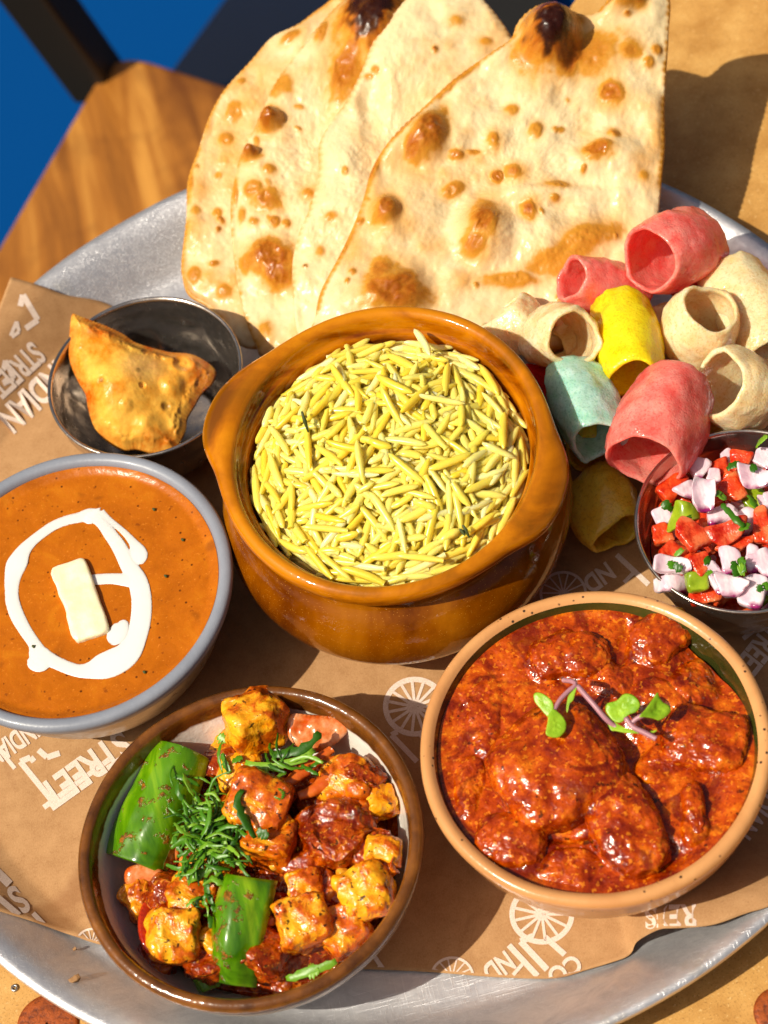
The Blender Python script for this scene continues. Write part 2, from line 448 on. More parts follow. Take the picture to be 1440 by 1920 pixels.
# chair behind the table: wooden seat far below, dark metal frame
SZ = -.29
def sw(px, py, z=SZ): return V(px, py, z)[:2]
ch = empty('wooden_chair', (*sw(150, 500), FZ))
c0, c1, c2 = sw(212, 92), sw(-60, 560), sw(520, 190)
ux = (c2-c0)/np.linalg.norm(c2-c0); uy = (c1-c0)/np.linalg.norm(c1-c0)
seat = [c0+uy*.45, c0+uy*.45+ux*.42, c0+ux*.42]
arc = [c0+uy*.022*(1-math.sin(t))+ux*.022*(1-math.cos(t)) for t in np.linspace(math.pi/2, 0, 7)]
arc = [c0+uy*.03*(1-t)**2+ux*.03*t**2 for t in np.linspace(0, 1, 7)][::-1]
poly = seat+arc
ar = sum(poly[i][0]*poly[(i+1) % len(poly)][1]-poly[(i+1) % len(poly)][0]*poly[i][1] for i in range(len(poly)))
if ar < 0: poly = poly[::-1]
v, f = slab(poly, SZ-.03, SZ, .004)
so_ = obj('seat', v, f, MAT['wood'], ch, smooth=False)
def beam(name, p, q, w, h, mat, parent, upv=(0, 0, 1)):
    p = np.asarray(p, float); q = np.asarray(q, float); t = (q-p)/np.linalg.norm(q-p)
    a = np.cross(t, upv); a /= np.linalg.norm(a); b = np.cross(a, t)
    v = np.array([x+s1*a*w/2+s2*b*h/2 for x in (p, q) for s1, s2 in ((-1, -1), (1, -1), (1, 1), (-1, 1))])
    f = [[0, 1, 2, 3], [7, 6, 5, 4]]+[[i, (i+4), (i+1) % 4+4, (i+1) % 4] for i in range(4)]
    o = obj(name, v, [x[::-1] for x in f], mat, parent, smooth=False)
    bv = o.modifiers.new('bevel', 'BEVEL'); bv.width = .003; bv.segments = 2
    return o
beam('back_post', V(190, 160, SZ-.02), V(30, -60, SZ+.10), .030, .034, MAT['black_metal'], ch, upv=(.5, -.3, .8))
beam('leg_and_dark_fill', V(420, 260, SZ-.05), V(600, -60, FZ+.05), .13, .03, MAT['black_metal'], ch)  # bar widened to a slab that fills the dark area beside the naan
beam('leg_and_dark_fill', V(-130, 600, SZ-.05), V(-300, 560, FZ+.05), .034, .034, MAT['black_metal'], ch)
tag(ch, 'brown wooden chair seat with dark metal back post beyond the tray', 'chair')

# ------------------------------------------------------------------ tray
RB, RT = .1865, .2155
tray_pr = spline([(.001, -.0006), (.09, -.0006), (.17, -.0006), (.1845, -.0004), (.190, .0018), (.199, .0105), (.206, .0172), (.2085, .0188), (.2105, .0190), (.2122, .0206), (.2142, .0208), (.2155, .0192), (.2148, .0172), (.2110, .0150),
                  (.203, .0105), (.192, -.0005), (.186, -.0038), (.15, -.0040), (.001, -.0040)], 130)
_tr = tray_pr[:80]; _k = np.argsort(_tr[:, 0])
def tray_z(r):
    rr = np.array([.0, .1845, .190, .199, .206, .2105, .2155, .23]); zz = np.array([-.0006, -.0004, .0018, .0105, .0172, .0195, .0215, .0275])
    return np.interp(r, rr, zz)
v, f = lathe(tray_pr[::-1], 260)
v[:, 2] += np.where(np.hypot(v[:, 0], v[:, 1]) > .187, .0011*fbm(v*np.array([1, 1, 0]), 22, 2, 3), 0)
tag(obj('tray', v, f, MAT['alu'], loc=np.array([0, 0, -.004])), 'large round worn aluminium tray holding all the dishes', 'tray')

# ------------------------------------------------------------------ kraft paper
_A, _B = V(1193, 1752, .014)[:2], V(1440, 1700, .021)[:2]
_ab = (_B-_A)/np.linalg.norm(_B-_A); _in = np.array([-_ab[1], _ab[0]])
def paper_h(x, y):
    x = np.asarray(x, float); y = np.asarray(y, float)
    h = tray_z(np.hypot(x, y))+.0011
    s = (x-_A[0])*_ab[0]+(y-_A[1])*_ab[1]; e = (x-_A[0])*_in[0]+(y-_A[1])*_in[1]
    lift = .022*smooth01((s+.006)/.016)*smooth01(1-e/.045)
    h = np.maximum(h, lift)
    tl = V(20, 520, .03)[:2]
    d = np.hypot(x-tl[0], y-tl[1]); h = h+.004*smooth01(1-d/.05)
    return h
def PV(px, py, dz=0.):
    z = .001
    for _ in range(40):
        p = V(px, py, z); z = .6*z+.4*float(paper_h(p[0], p[1]))
    p = V(px, py, z+dz); return p
bot = [PV(*q)[:2] for q in ((-230, 1640), (-100, 1680), (0, 1708), (70, 1730), (140, 1755), (185, 1770), (300, 1795), (500, 1812), (680, 1817), (800, 1822), (930, 1832), (1040, 1834), (1100, 1818), (1168, 1797))]
bot += [V(1185, 1778, .006)[:2], V(1193, 1752, .014)[:2]] + [V(*q)[:2] for q in ((1240, 1744, .0205), (1330, 1735, .022), (1400, 1712, .022), (1440, 1700, .022), (1540, 1660, .022), (1640, 1600, .022))]
top = [PV(20, 520)[:2], PV(110, 548)[:2], PV(210, 573)[:2], PV(330, 606)[:2], np.array([0., .07]), np.array([.09, .075]), np.array([.178, .06])]
NU, NV = 300, 150
_bot = spline(bot, NU); _top = spline(top, NU)
_lef = spline([bot[0], PV(-210, 1300)[:2], PV(-120, 900)[:2], PV(-30, 660)[:2], top[0]], NV); _rig = spline([bot[-1], np.array([.182, -.06]), top[-1]], NV)
u = np.linspace(0, 1, NU)[:, None, None]; w = np.linspace(0, 1, NV)[None, :, None]
XY = (1-w)*_bot[:, None]+w*_top[:, None]+(1-u)*_lef[None]+u*_rig[None]-((1-u)*(1-w)*_bot[0]+u*(1-w)*_bot[-1]+(1-u)*w*_top[0]+u*w*_top[-1])
XY = XY.reshape(-1, 2)
zz = paper_h(XY[:, 0], XY[:, 1])
pv = np.c_[XY, zz]
pv[:, 2] += .0005*fbm(np.c_[XY, XY[:, 0]*0], 40, 2, 5)*np.clip((pv[:, 2]-.0007)/.004, 0, 1)
pf = grid_faces(NU, NV)
paper = obj('paper_liner', pv, pf, MAT['kraft'], loc=np.array([0, 0, 0.]))
sm = paper.modifiers.new('thickness', 'SOLIDIFY'); sm.thickness = .00022; sm.offset = -1
tag(paper, 'brown kraft paper liner printed with white lettering and cartwheels', 'paper liner')

_dz = [0]
def stroke(pts, wpx, name='printed_mark'):
    _dz[0] = (_dz[0]+1) % 9; dz = .00012+_dz[0]*.00002
    P = spline(pts, max(6, int(sum(math.dist(pts[i], pts[i+1]) for i in range(len(pts)-1))/5)))
    T = np.gradient(P, axis=0); T /= np.linalg.norm(T, axis=1)[:, None]; N_ = np.c_[-T[:, 1], T[:, 0]]
    v = []
    for p, n in zip(P, N_): v += [PV(*(p+n*wpx/2), dz), PV(*(p-n*wpx/2), dz)]
    f = [[2*i, 2*i+1, 2*i+3, 2*i+2] for i in range(len(P)-1)]
    return np.array(v), f
def poly_stroke(pts, wpx):
    parts = []
    for i in range(len(pts)-1): parts.append(stroke([pts[i], tuple((np.array(pts[i])+pts[i+1])/2), pts[i+1]], wpx))
    return join(parts)
def trim(o):
    """cut the ink where the sheet ends"""
    import bmesh
    bm = bmesh.new(); bm.from_mesh(o.data)
    c = np.mean([v.co[:2] for v in bm.verts], axis=0)
    k = int(np.argmin(np.hypot(*(_bot-c).T)))
    if np.hypot(*(_bot[k]-c)) < .03:
        a, b = _bot[max(k-6, 0)], _bot[min(k+6, NU-1)]; t = (b-a)/np.linalg.norm(b-a); nn = Vector((-t[1], t[0], 0))
        p = _bot[k]+np.array([-t[1], t[0]])*.0008
        bmesh.ops.bisect_plane(bm, geom=bm.verts[:]+bm.edges[:]+bm.faces[:], plane_co=Vector((*p, 0)), plane_no=nn, clear_inner=True)
        bm.to_mesh(o.data); o.data.update()
    bm.free(); return o
def printed(name, parts):
    v, f = join(parts); f = fix_up(v, f); return trim(obj(name, v, f, MAT['ink'], paper, smooth=False))
def fix_up(v, f):
    out = []
    for q in f:
        n = np.cross(v[q[1]]-v[q[0]], v[q[2]]-v[q[0]]); out.append(q if n[2] > 0 else q[::-1])
    return out
def text(body, c, d, size, squeeze=.72, name='printed_lettering', upv=None):
    cu = bpy.data.curves.new('t', 'FONT'); cu.body = body; cu.size = 1.; cu.align_x = 'CENTER'; cu.align_y = 'CENTER'; cu.offset = .03; cu.resolution_u = 4
    o = bpy.data.objects.new('t', cu); COL.objects.link(o)
    dg = bpy.context.evaluated_depsgraph_get(); dg.update()
    me = bpy.data.meshes.new_from_object(o.evaluated_get(dg))
    d = np.array(d)/np.linalg.norm(d); un = np.array([d[1], -d[0]]) if upv is None else np.array(upv)/np.linalg.norm(upv)
    k = size/.7
    v = np.array([PV(*(np.array(c)+d*p.co.x*k*squeeze+un*p.co.y*k), .00032) for p in me.vertices])
    f = [list(p.vertices) for p in me.polygons]
    bpy.data.objects.remove(o); bpy.data.curves.remove(cu); bpy.data.meshes.remove(me)
    return trim(obj(name, v, fix_up(v, f), MAT['ink'], paper, smooth=False))
def wheel(c, r, w=8, spokes=13, ph=0., rr=.93):
    parts = []
    ring = [(c[0]+r*math.cos(t), c[1]+r*rr*math.sin(t)) for t in np.linspace(0, 2*math.pi, 41)]
    parts.append(stroke(ring, w))
    for k in range(spokes):
        t = ph+k*2*math.pi/spokes
        parts.append(stroke([(c[0]+r*s*math.cos(t), c[1]+r*rr*s*math.sin(t)) for s in (.12, .5, .97)], w*.55))
    parts.append(stroke([(c[0]+r*.08*math.cos(t), c[1]+r*.08*math.sin(t)) for t in np.linspace(0, 2*math.pi, 9)], r*.16))
    printed('printed_wheel', parts)
wheel((1016, 1714), 56, 10, 13); wheel((848, 1832), 39, 5, 14); wheel((172, 1768), 28, 4, 14); wheel((778, 1325), 55, 10, 15); wheel((1056, 1112), 42, 5, 14)
text('INDIAN', (62, 742), (-.72, .66), 50, .62); text('STREET', (30, 692), (-.72, .66), 44, .55)
printed('printed_mark', [poly_stroke([(38, 574), (43, 553), (71, 600), (48, 616)], 11), poly_stroke([(20, 630), (31, 603), (36, 622), (22, 632)], 7), poly_stroke([(7, 690), (10, 676), (26, 710), (6, 720)], 9)])
text('STREET', (160, 1440), (-.81, .58), 52, .78); printed('printed_mark', [poly_stroke([(82, 1514), (205, 1424)], 10), poly_stroke([(64, 1428), (57, 1420), (38, 1428), (98, 1502)], 11)])
text('INDIAN', (22, 1392), (-.8, .55), 36, .6); printed('printed_mark', [poly_stroke([(-4, 1402), (28, 1441)], 8), poly_stroke([(72, 1406), (88, 1420), (112, 1412)], 11)])
text('S', (33, 1684), (-.76, .6), 54, .62); printed('printed_mark', [poly_stroke([(-8, 1632), (18, 1658)], 16), poly_stroke([(-4, 1682), (36, 1716), (22, 1722)], 11), poly_stroke([(62, 1712), (82, 1733)], 9), poly_stroke([(48, 1722), (60, 1732)], 7)])
printed('printed_mark', [poly_stroke([(1000, 1755), (976, 1765), (1026, 1818)], 12), poly_stroke([(1022, 1757), (1059, 1790)], 11), poly_stroke([(954, 1772), (1008, 1830)], 11), poly_stroke([(982, 1805), (962, 1828)], 7)])
text('ND', (934, 1812), (-.80, .58), 38, .7); text('CO', (1058, 1818), (-.80, .52), 34, .9)
text('REES', (1258, 1716), (-.93, .02), 42, .8)
printed('printed_mark', [poly_stroke([(745, 1372), (734, 1378), (782, 1428)], 10), poly_stroke([(785, 1372), (800, 1390)], 10)])
text('ND', (1122, 1082), (-.80, .58), 34, .8); printed('printed_mark', [poly_stroke([(1156, 1040), (1216, 1096)], 10), poly_stroke([(1190, 1072), (1170, 1092)], 7)])
text('OF', (1408, 1160), (-.75, .60), 42, .9); text('STREET', (1425, 1215), (-.6, .75), 44, .6); text('INDIAN', (1424, 1510), (-.6, .78), 44, .6)
text('D', (692, 1802), (-.8, .55), 46, .8)

# ------------------------------------------------------------------ naan
def sheet(outline, plane, n=420, rings=90, thick=.0035, wedge=.006, top=None, colf=None, c=None, under=1., edge_pow=.5):
    """bread-like slab: photo outline on a sloping plane, its own thickness, bumps along the plane normal"""
    B = spline(outline, n, closed=True)
    c = B.mean(0) if c is None else np.array(c, float)
    s = np.linspace(.002, 1, rings)
    PXY = c+s[None, :, None]*(B[:, None]-c)            # n, rings, 2
    q = PXY.reshape(-1, 2)
    a, b, cx = plane
    d = fw[None]+rt[None]*((q[:, :1]-W/2)/F)-up[None]*((q[:, 1:]-H/2)/F)
    t = (a+b*CAM[1]+cx*CAM[0]-CAM[2])/(d[:, 2]-b*d[:, 1]-cx*d[:, 0])
    P = CAM+d*t[:, None]
    nn = np.array([-cx, -b, 1]); nn /= np.linalg.norm(nn)
    Bw = P.reshape(n, rings, 3)[:, -1]
    dist = np.full(len(P), 9.)
    for k in range(0, len(P), 4000):
        dist[k:k+4000] = np.sqrt(((P[k:k+4000, None]-Bw[None, ::3])**2).sum(-1).min(1))
    dist.reshape(n, rings)[:, -1] = 0
    prof = np.clip(1-(1-np.clip(dist/wedge, 0, 1))**2, 0, 1)**edge_pow
    h = thick*prof
    extra = top(q, P, dist)*smooth01(dist/.004) if top is not None else 0
    vt = P+nn*(h+extra)[:, None]; vb = P-nn*(h*under)[:, None]+nn*(np.minimum(extra, 0) if top is not None else 0)[:, None] if top is not None else P-nn*(h*under)[:, None]
    f1 = grid_faces(n, rings, wrap_u=True)
    v = np.vstack([vt, vb]); N0 = len(vt)
    f2 = f1[:, ::-1]+N0
    idx = np.arange(2*N0); last = np.arange(n)*rings+rings-1; idx[last+N0] = last
    f2 = idx[f2]
    f = np.vstack([f1, f2])
    # orientation check
    k = f1[len(f1)//2]; nz = np.cross(v[k[1]]-v[k[0]], v[k[2]]-v[k[1]])@nn
    if nz < 0: f = f[:, ::-1]
    col = None
    if colf is not None:
        ct = colf(q, P, dist); col = np.vstack([ct, ct])
    return v, f, col

CREAM, GOLD, BROWN, CHAR = [np.array(srgb(*c)) for c in ((228, 204, 158), (212, 146, 48), (162, 82, 8), (46, 16, 8))]
def bread(spots, bumps, seed, edge=.5, tiny=60, box=(340, 0, 1250, 620), tint=0.):
    r = np.random.default_rng(seed)
    sm_ = [(r.uniform(box[0], box[2]), r.uniform(box[1], box[3]), r.uniform(3, 9), r.uniform(3, 8), r.uniform(0, 3), r.uniform(.25, .7)) for _ in range(tiny)]
    allsp = [s if len(s) == 6 else (s[0], s[1], s[2], s[3], 0, s[4]) for s in spots]+sm_
    def field(q, P):
        nz = fbm(np.c_[q, q[:, 0]*0+seed], .030, 4, seed); nz2 = fbm(np.c_[q, q[:, 0]*0+seed], .11, 3, seed+9)
        o = np.zeros(len(q)); g_ = np.zeros(len(q))
        for (x, y, rx, ry, an, k) in allsp:
            dx = q[:, 0]-x; dy = q[:, 1]-y; ca, sa = math.cos(an), math.sin(an)
            e = np.hypot((dx*ca+dy*sa)/rx, (-dx*sa+dy*ca)/ry)
            m_ = e < 2.6
            if not m_.any(): continue
            val = k*smooth01(1.45-e[m_]-.55*nz[m_]-.35*nz2[m_]+.0)
            o[m_] = np.maximum(o[m_], val)
            g_[m_] = np.maximum(g_[m_], min(1., k*1.2)*smooth01((2.3-e[m_]-.6*nz[m_])/1.5))
        field.halo = g_
        return o, nz, nz2
    def colf(q, P, dist):
        o, nz, nz2 = field(q, P)
        big_ = fbm(np.c_[q, q[:, 0]*0+seed], .009, 3, seed+4)
        base = CREAM+(GOLD-CREAM)*np.clip(.12+tint+.85*big_+.40*nz+.10*nz2, 0, .85)[:, None]
        eb = edge*smooth01(1-dist/.0034)*smooth01(.7+1.2*nz)
        o = np.maximum(o, eb*.9)
        base = base+(GOLD-base)*(.75*field.halo)[:, None]
        c = base+(GOLD*.85-base)*smooth01(o/.35)[:, None]
        c = c+(BROWN-c)*(smooth01((o-.35)/.55)*np.clip(.85+.5*nz2, .3, 1))[:, None]
        c = c+(CHAR-c)*smooth01((o-.78)/.3+.25*nz2)[:, None]*(o > .7)[:, None]
        return c
    def top(q, P, dist):
        o, nz, nz2 = field(q, P)
        big_ = fbm(np.c_[q, q[:, 0]*0+seed], .012, 2, seed+2)
        h = .0034*big_+.0010*nz+.00035*nz2+.0012*smooth01(o*1.4)*(1+.4*nz2)
        for (x, y, rx, ry, hh) in bumps:
            e = np.hypot((q[:, 0]-x)/rx, (q[:, 1]-y)/ry); h = h+1.6*hh*smooth01(1.25-e)
        return h
    return top, colf
NG = 'naan pieces fanned out at the back of the tray'
N4o = [(480, 655), (440, 640), (400, 585), (355, 556), (342, 522), (340, 490), (349, 410), (352, 340), (372, 280), (392, 220), (420, 170), (470, 115), (510, 70), (560, 45), (600, 15), (650, -10), (700, 60), (690, 200), (640, 350), (600, 500), (560, 640)]
t_, c_ = bread([(440, 215, 14, 18, .7, .5), (425, 265, 12, 12, .55), (410, 405, 9, 9, .5), (365, 520, 13, 13, .6), (420, 550, 14, 12, .55), (550, 75, 18, 9, -.5, .6), (360, 350, 5, 22, .6)], [], 4, tiny=8, box=(345, 60, 480, 620), tint=.16)
v, f, col = sheet(N4o, (.011-.26*.09, .26, 0), top=t_, colf=c_, thick=.0034, wedge=.012, c=(500, 350))
tag(obj('naan', v, f, MAT['naan'], col=col), 'pale smooth naan piece at the far left of the bread fan', 'naan', NG)
N3o = [(500, 670), (480, 650), (455, 580), (438, 480), (432, 390), (440, 335), (449, 298), (462, 272), (478, 240), (494, 205), (515, 160), (550, 110), (590, 60), (640, 5), (690, -25), (745, -12), (800, 40), (780, 200), (720, 350), (660, 520), (600, 660)]
t_, c_ = bread([(700, 55, 62, 72, .5, 1.05), (720, 30, 30, 30, 1.1), (655, 140, 26, 62, .35, .75), (605, 70, 10, 22, .3, .6), (506, 234, 24, 20, .85), (470, 298, 18, 13, .85), (530, 165, 20, 22, .5), (500, 385, 24, 20, .7), (480, 365, 16, 14, .6), (508, 330, 12, 10, .55), (515, 495, 46, 30, .2, .85), (525, 525, 26, 26, .85), (470, 500, 20, 18, .6), (580, 372, 12, 10, .6), (500, 625, 12, 16, .5), (540, 430, 8, 8, .5), (455, 410, 9, 16, .5), (478, 425, 12, 10, .5), (517, 426, 10, 9, .65), (443, 365, 5, 24, .6)],
    [(506, 234, 26, 22, .0045), (470, 296, 18, 14, .0035), (515, 500, 60, 50, .003), (700, 50, 60, 70, .006)], 11, tiny=14, box=(445, 100, 620, 640), edge=.45, tint=.10)
v, f, col = sheet(N3o, (.0185-.28*.09, .28, 0), top=t_, colf=c_, thick=.0046, wedge=.014, c=(600, 330))
tag(obj('naan', v, f, MAT['naan'], col=col), 'blistered naan piece with scorched top, second from the left of the fan', 'naan', NG)
N2o = [(600, 680), (565, 645), (552, 590), (548, 500), (560, 440), (583, 385), (597, 325), (598, 272), (620, 230), (650, 190), (680, 130), (700, 80), (740, 25), (790, -30), (840, -45), (890, -15), (925, 20), (957, 66), (975, 120), (960, 260), (880, 420), (800, 560), (700, 670)]
t_, c_ = bread([(815, 107, 5, 6, .95), (573, 506, 4, 3, .95), (690, 150, 12, 5, .4), (855, 50, 14, 10, .35), (910, 88, 12, 8, .45), (600, 480, 10, 12, .35), (620, 420, 14, 10, .35)], [(640, 330, 50, 90, .0015), (700, 200, 30, 70, -.002)], 21, tiny=5, box=(560, 80, 900, 620), edge=.28, tint=-.10)
v, f, col = sheet(N2o, (.0310-.31*.09-.03*.06, .31, -.06), top=t_, colf=c_, thick=.0056, wedge=.020, c=(735, 320))
tag(obj('naan', v, f, MAT['naan'], col=col), 'plain unscorched naan piece tucked behind the big front piece', 'naan', NG)
N1o = [(590, 640), (592, 590), (602, 545), (636, 480), (664, 420), (682, 370), (694, 325), (715, 285), (745, 248), (780, 215), (850, 150), (920, 100), (957, 74), (968, 48), (988, 24), (1018, 8), (1052, 14), (1085, 26), (1112, 28), (1132, 12), (1150, -4), (1200, -14), (1253, -8), (1254, 60), (1250, 130), (1246, 200), (1247, 270), (1242, 330), (1236, 390), (1230, 450), (1218, 540), (1180, 610), (1090, 650), (1000, 665), (860, 665), (720, 660)]
t_, c_ = bread([(1030, 85, 48, 62, .2, 1.12), (1058, 110, 40, 40, .95), (1100, 105, 60, 40, .62), (1000, 100, 30, 50, .7), (800, 262, 26, 44, .6, .86), (775, 285, 18, 26, .8), (722, 402, 21, 24, .86), (905, 430, 28, 38, .3, .84), (890, 470, 22, 22, .7), (735, 555, 56, 36, .84), (715, 520, 20, 24, .7), (1147, 182, 22, 22, .8), (1122, 290, 24, 18, .84), (1147, 260, 12, 9, .7), (991, 401, 14, 15, .85), (963, 332, 16, 14, .75), (930, 338, 11, 10, .75), (850, 360, 20, 12, -.4, .6), (858, 297, 14, 9, .7), (885, 292, 16, 5, .6), (925, 270, 12, 16, .65), (1003, 250, 12, 14, .5), (957, 215, 12, 10, .45), (1045, 354, 22, 8, .5), (1100, 450, 60, 20, -.3, .5), (1050, 490, 60, 30, -.5, .42), (960, 530, 60, 12, .5), (1175, 105, 22, 18, .62), (1230, 100, 9, 8, .6), (1214, 125, 10, 10, .5), (1165, 12, 26, 18, .8), (1195, 10, 14, 16, .8), (1173, 38, 7, 5, .9), (1039, 381, 8, 6, .5), (700, 320, 8, 40, .4, .7), (850, 155, 60, 8, -.7, .6), (760, 240, 40, 8, -.8, .7), (640, 475, 6, 40, .5, .6), (1205, 336, 10, 10, .45), (1245, 255, 8, 18, .5)],
    [(1030, 75, 55, 60, .010), (905, 445, 60, 62, .0045), (735, 560, 80, 50, .003), (800, 265, 40, 55, .0028), (722, 402, 30, 30, .003), (1130, 300, 90, 40, .0025), (1160, 10, 40, 30, .003), (1050, 370, 120, 18, .0015), (1040, 460, 100, 50, .002)], 31, tiny=22, box=(640, 80, 1240, 620), edge=.65)
v, f, col = sheet(N1o, (.0450-.34*.09, .34, -.08), top=t_, colf=c_, thick=.0038, wedge=.009, c=(960, 360), n=520, rings=120)
tag(obj('naan', v, f, MAT['naan'], col=col), 'large triangular naan piece in front with dark charred bubble', 'naan', NG)
print('naan ok')

# ------------------------------------------------------------------ rice pot
PC = np.array([.0128, .0072]); LUG = math.radians(-33.5)
def lug_mod(T, R, Z):
    d1 = np.angle(np.exp(1j*(T-LUG))); d2 = np.angle(np.exp(1j*(T-LUG-math.pi)))
    d2 = d2*1.0; g_ = .72*np.exp(-(d1/.34)**4)+np.exp(-(d2/.34)**4)
    g2 = .72*np.exp(-(d1/.42)**2)+np.exp(-(d2/.42)**2)
    k = np.clip((R-.0585)/.0045, 0, 1)*np.clip((Z-.056)/.006, 0, 1)
    return .0105*(.45*g_+.55*g2)*k
_vd = np.array([.215, .977])
def pot_tilt(v):
    v = np.array(v, float); v[..., 2] = v[..., 2]*.955+.085*((v[..., :2]-PC)@_vd+.046); return v
pot = empty('rice_pot', (*PC, 0.0009))
body_pr = spline([(.001, .0012), (.040, .0012), (.046, .0030), (.058, .0150), (.0665, .0290), (.0685, .0385), (.0672, .0470), (.0625, .0550), (.0592, .0590), (.0582, .0620)], 60)
v, f = lathe(body_pr, 200, (*PC, 0)); v = pot_tilt(v); obj('body', v, f, MAT['amber_body'], pot)
rim_pr = spline([(.0582, .0618), (.0600, .0640), (.0618, .0672), (.0632, .0712), (.0630, .0742), (.0616, .0757), (.0598, .0760), (.0583, .0752), (.0574, .0734), (.0568, .0708), (.0562, .0690), (.0550, .0680), (.0543, .0660), (.0540, .0620), (.0530, .0580), (.0550, .0480), (.0540, .0300), (.0420, .0100), (.001, .0080)], 120)
v, f = lathe(rim_pr, 320, (*PC, 0), rmod=lug_mod, zmod=lambda T, R, Z: np.where(R > .0625, -.0035*np.clip((R-.0625)/.010, 0, 1), 0))
v[:, 2] += .0005*fbm(v, 30, 2, 4); v = pot_tilt(v)
# split lugs from the rim, keep one smooth set of normals
me0 = make_mesh('tmp', v, f); vn = np.zeros(len(v)*3); me0.vertices.foreach_get('normal', vn); vn = vn.reshape(-1, 3); bpy.data.meshes.remove(me0)
cen = v[f].mean(1); ang = np.arctan2(cen[:, 1]-PC[1], cen[:, 0]-PC[0]); rad = np.hypot(cen[:, 0]-PC[0], cen[:, 1]-PC[1])
def near(a): return (np.abs(np.angle(np.exp(1j*(ang-a)))) < .62) & (rad > .0588)
def sub(name, mask):
    ff = f[mask]; ids, inv = np.unique(ff, return_inverse=True)
    o = obj(name, v[ids], inv.reshape(ff.shape), MAT['amber'], pot)
    o.data.normals_split_custom_set_from_vertices([tuple(x) for x in vn[ids]]); return o
l1, l2 = near(LUG), near(LUG+math.pi)
sub('rim', ~(l1 | l2)); sub('handle', l1); sub('handle', l2)
tag(pot, 'glossy amber brown stoneware pot with two lug handles, full of rice', 'pot')

# rice
RIM_Z = .076
def mound(x, y):
    r = np.hypot(x-PC[0], y-PC[1])/.052
    return (.0655+.0130*(1-np.clip(r, 0, 1)**2.6)+.0016*math.sin(x*140+1)*math.cos(y*120))*.955+.085*((x-PC[0])*_vd[0]+(y-PC[1])*_vd[1]+.046)
def mat_rice():
    a = M('yellow_rice_grain')
    b = a.ramp(a.rand(), [(0., srgb(230, 196, 58)), (.4, srgb(240, 216, 96)), (.8, srgb(244, 228, 128)), (1., srgb(248, 240, 176))])
    b = a.mix(a.ramp(a.noise(90, 3), [(.40, 0.), (.65, .5)]), b, srgb(240, 204, 50))
    a.set(base=b, rough=.28, sss=.6, sssr=(.0050, .0040, .0014), ssss=1., spec=.45); a.bump(a.noise(700, 2, co=a.map((.2, 1, 1))), .0002, .4); return a.m
MAT['rice'] = mat_rice()
def grain_mesh(k):
    r = np.random.default_rng(100+k)
    L = r.uniform(.0130, .0185) if k < 9 else r.uniform(.007, .011); R = r.uniform(.00135, .00170); bend = r.uniform(-.0009, .0009); nsg = 8
    t = np.linspace(-1, 1, 11); x = t*L/2; t = np.sin(t*np.pi/2); x = t*L/2; pr = (np.clip(1-np.abs(t)**3.4, 0, 1)**.6)*(1-.12*t*r.uniform(-1, 1)); pr[0] = pr[-1] = .15
    if r.random() < .35: pr[-1] = .7; pr[-2] = max(pr[-2], .85)
    th = np.linspace(0, 2*np.pi, nsg, endpoint=False)
    v = np.stack([np.repeat(x, nsg), (R*pr[:, None]*np.cos(th)*1.05).ravel()+np.repeat(bend*(t**2), nsg), (R*pr[:, None]*np.sin(th)*.85).ravel()], -1)
    v += .00012*np.stack([vnoise(v*900, s) for s in (1, 2, 3)], -1)
    f = [list(q[::-1]) for q in grid_faces(11, nsg, wrap_v=True)]; f.append(list(range(nsg))[::-1] if False else list(range(nsg))); f.append([10*nsg+i for i in range(nsg)][::-1])
    me = make_mesh('rice_grain', v, f); me.materials.append(MAT['rice']); return me
GR = [grain_mesh(k) for k in range(12)]
rice = empty('rice', (*PC, .012))
tag(rice, 'heap of yellow long-grain rice filling the amber pot', 'rice')
v, f = disc(lambda T: .0525+0*T, lambda x, y: np.array([mound(a+PC[0], b+PC[1])-.0046 for a, b in zip(x, y)]), (*PC, 0), 24, 64)
pl = []
rr = np.random.default_rng(5)
for cnt, dz_, mind in ((330, -.0046, .0028), (360, -.0026, .0036), (250, -.0008, .0047), (60, .0011, .009)):
    lay = []; tries = 0
    while len(lay) < cnt and tries < 30000:
        tries += 1
        rad_ = .0520*math.sqrt(rr.random()); a = rr.uniform(0, 2*math.pi); x = PC[0]+rad_*math.cos(a); y = PC[1]+rad_*math.sin(a)
        if lay and min((p[0]-x)**2+(p[1]-y)**2 for p in lay) < mind**2: continue
        z = mound(x, y)+dz_+rr.uniform(-.0007, .0007)
        yaw = rr.uniform(0, 360); pitch = rr.normal(0, 9)
        if rad_ > .044: yaw = math.degrees(a)+90+float(np.clip(rr.normal(0, 16), -24, 24)); pitch = rr.normal(0, 6)
        slope = -.0130*2.6*(rad_/.052)**1.6/.052
        k = int(rr.integers(0, 12))
        tiltM = Matrix.Rotation(-math.atan(.085), 3, Vector((.977, -.215, 0)).normalized()) if False else Matrix.Rotation(math.atan(.085), 3, Vector((.977, -.215, 0)).normalized())
        Rm = tiltM @ Matrix.Rotation(math.atan(-slope)*0.8, 3, Vector((-math.sin(a), math.cos(a), 0))) @ Matrix.Rotation(math.radians(yaw), 3, 'Z') @ Matrix.Rotation(math.radians(pitch), 3, 'Y') @ Matrix.Rotation(rr.uniform(0, 6.28), 3, 'X')
        lay.append((x, y, z, k, Rm, 0))
    pl += lay
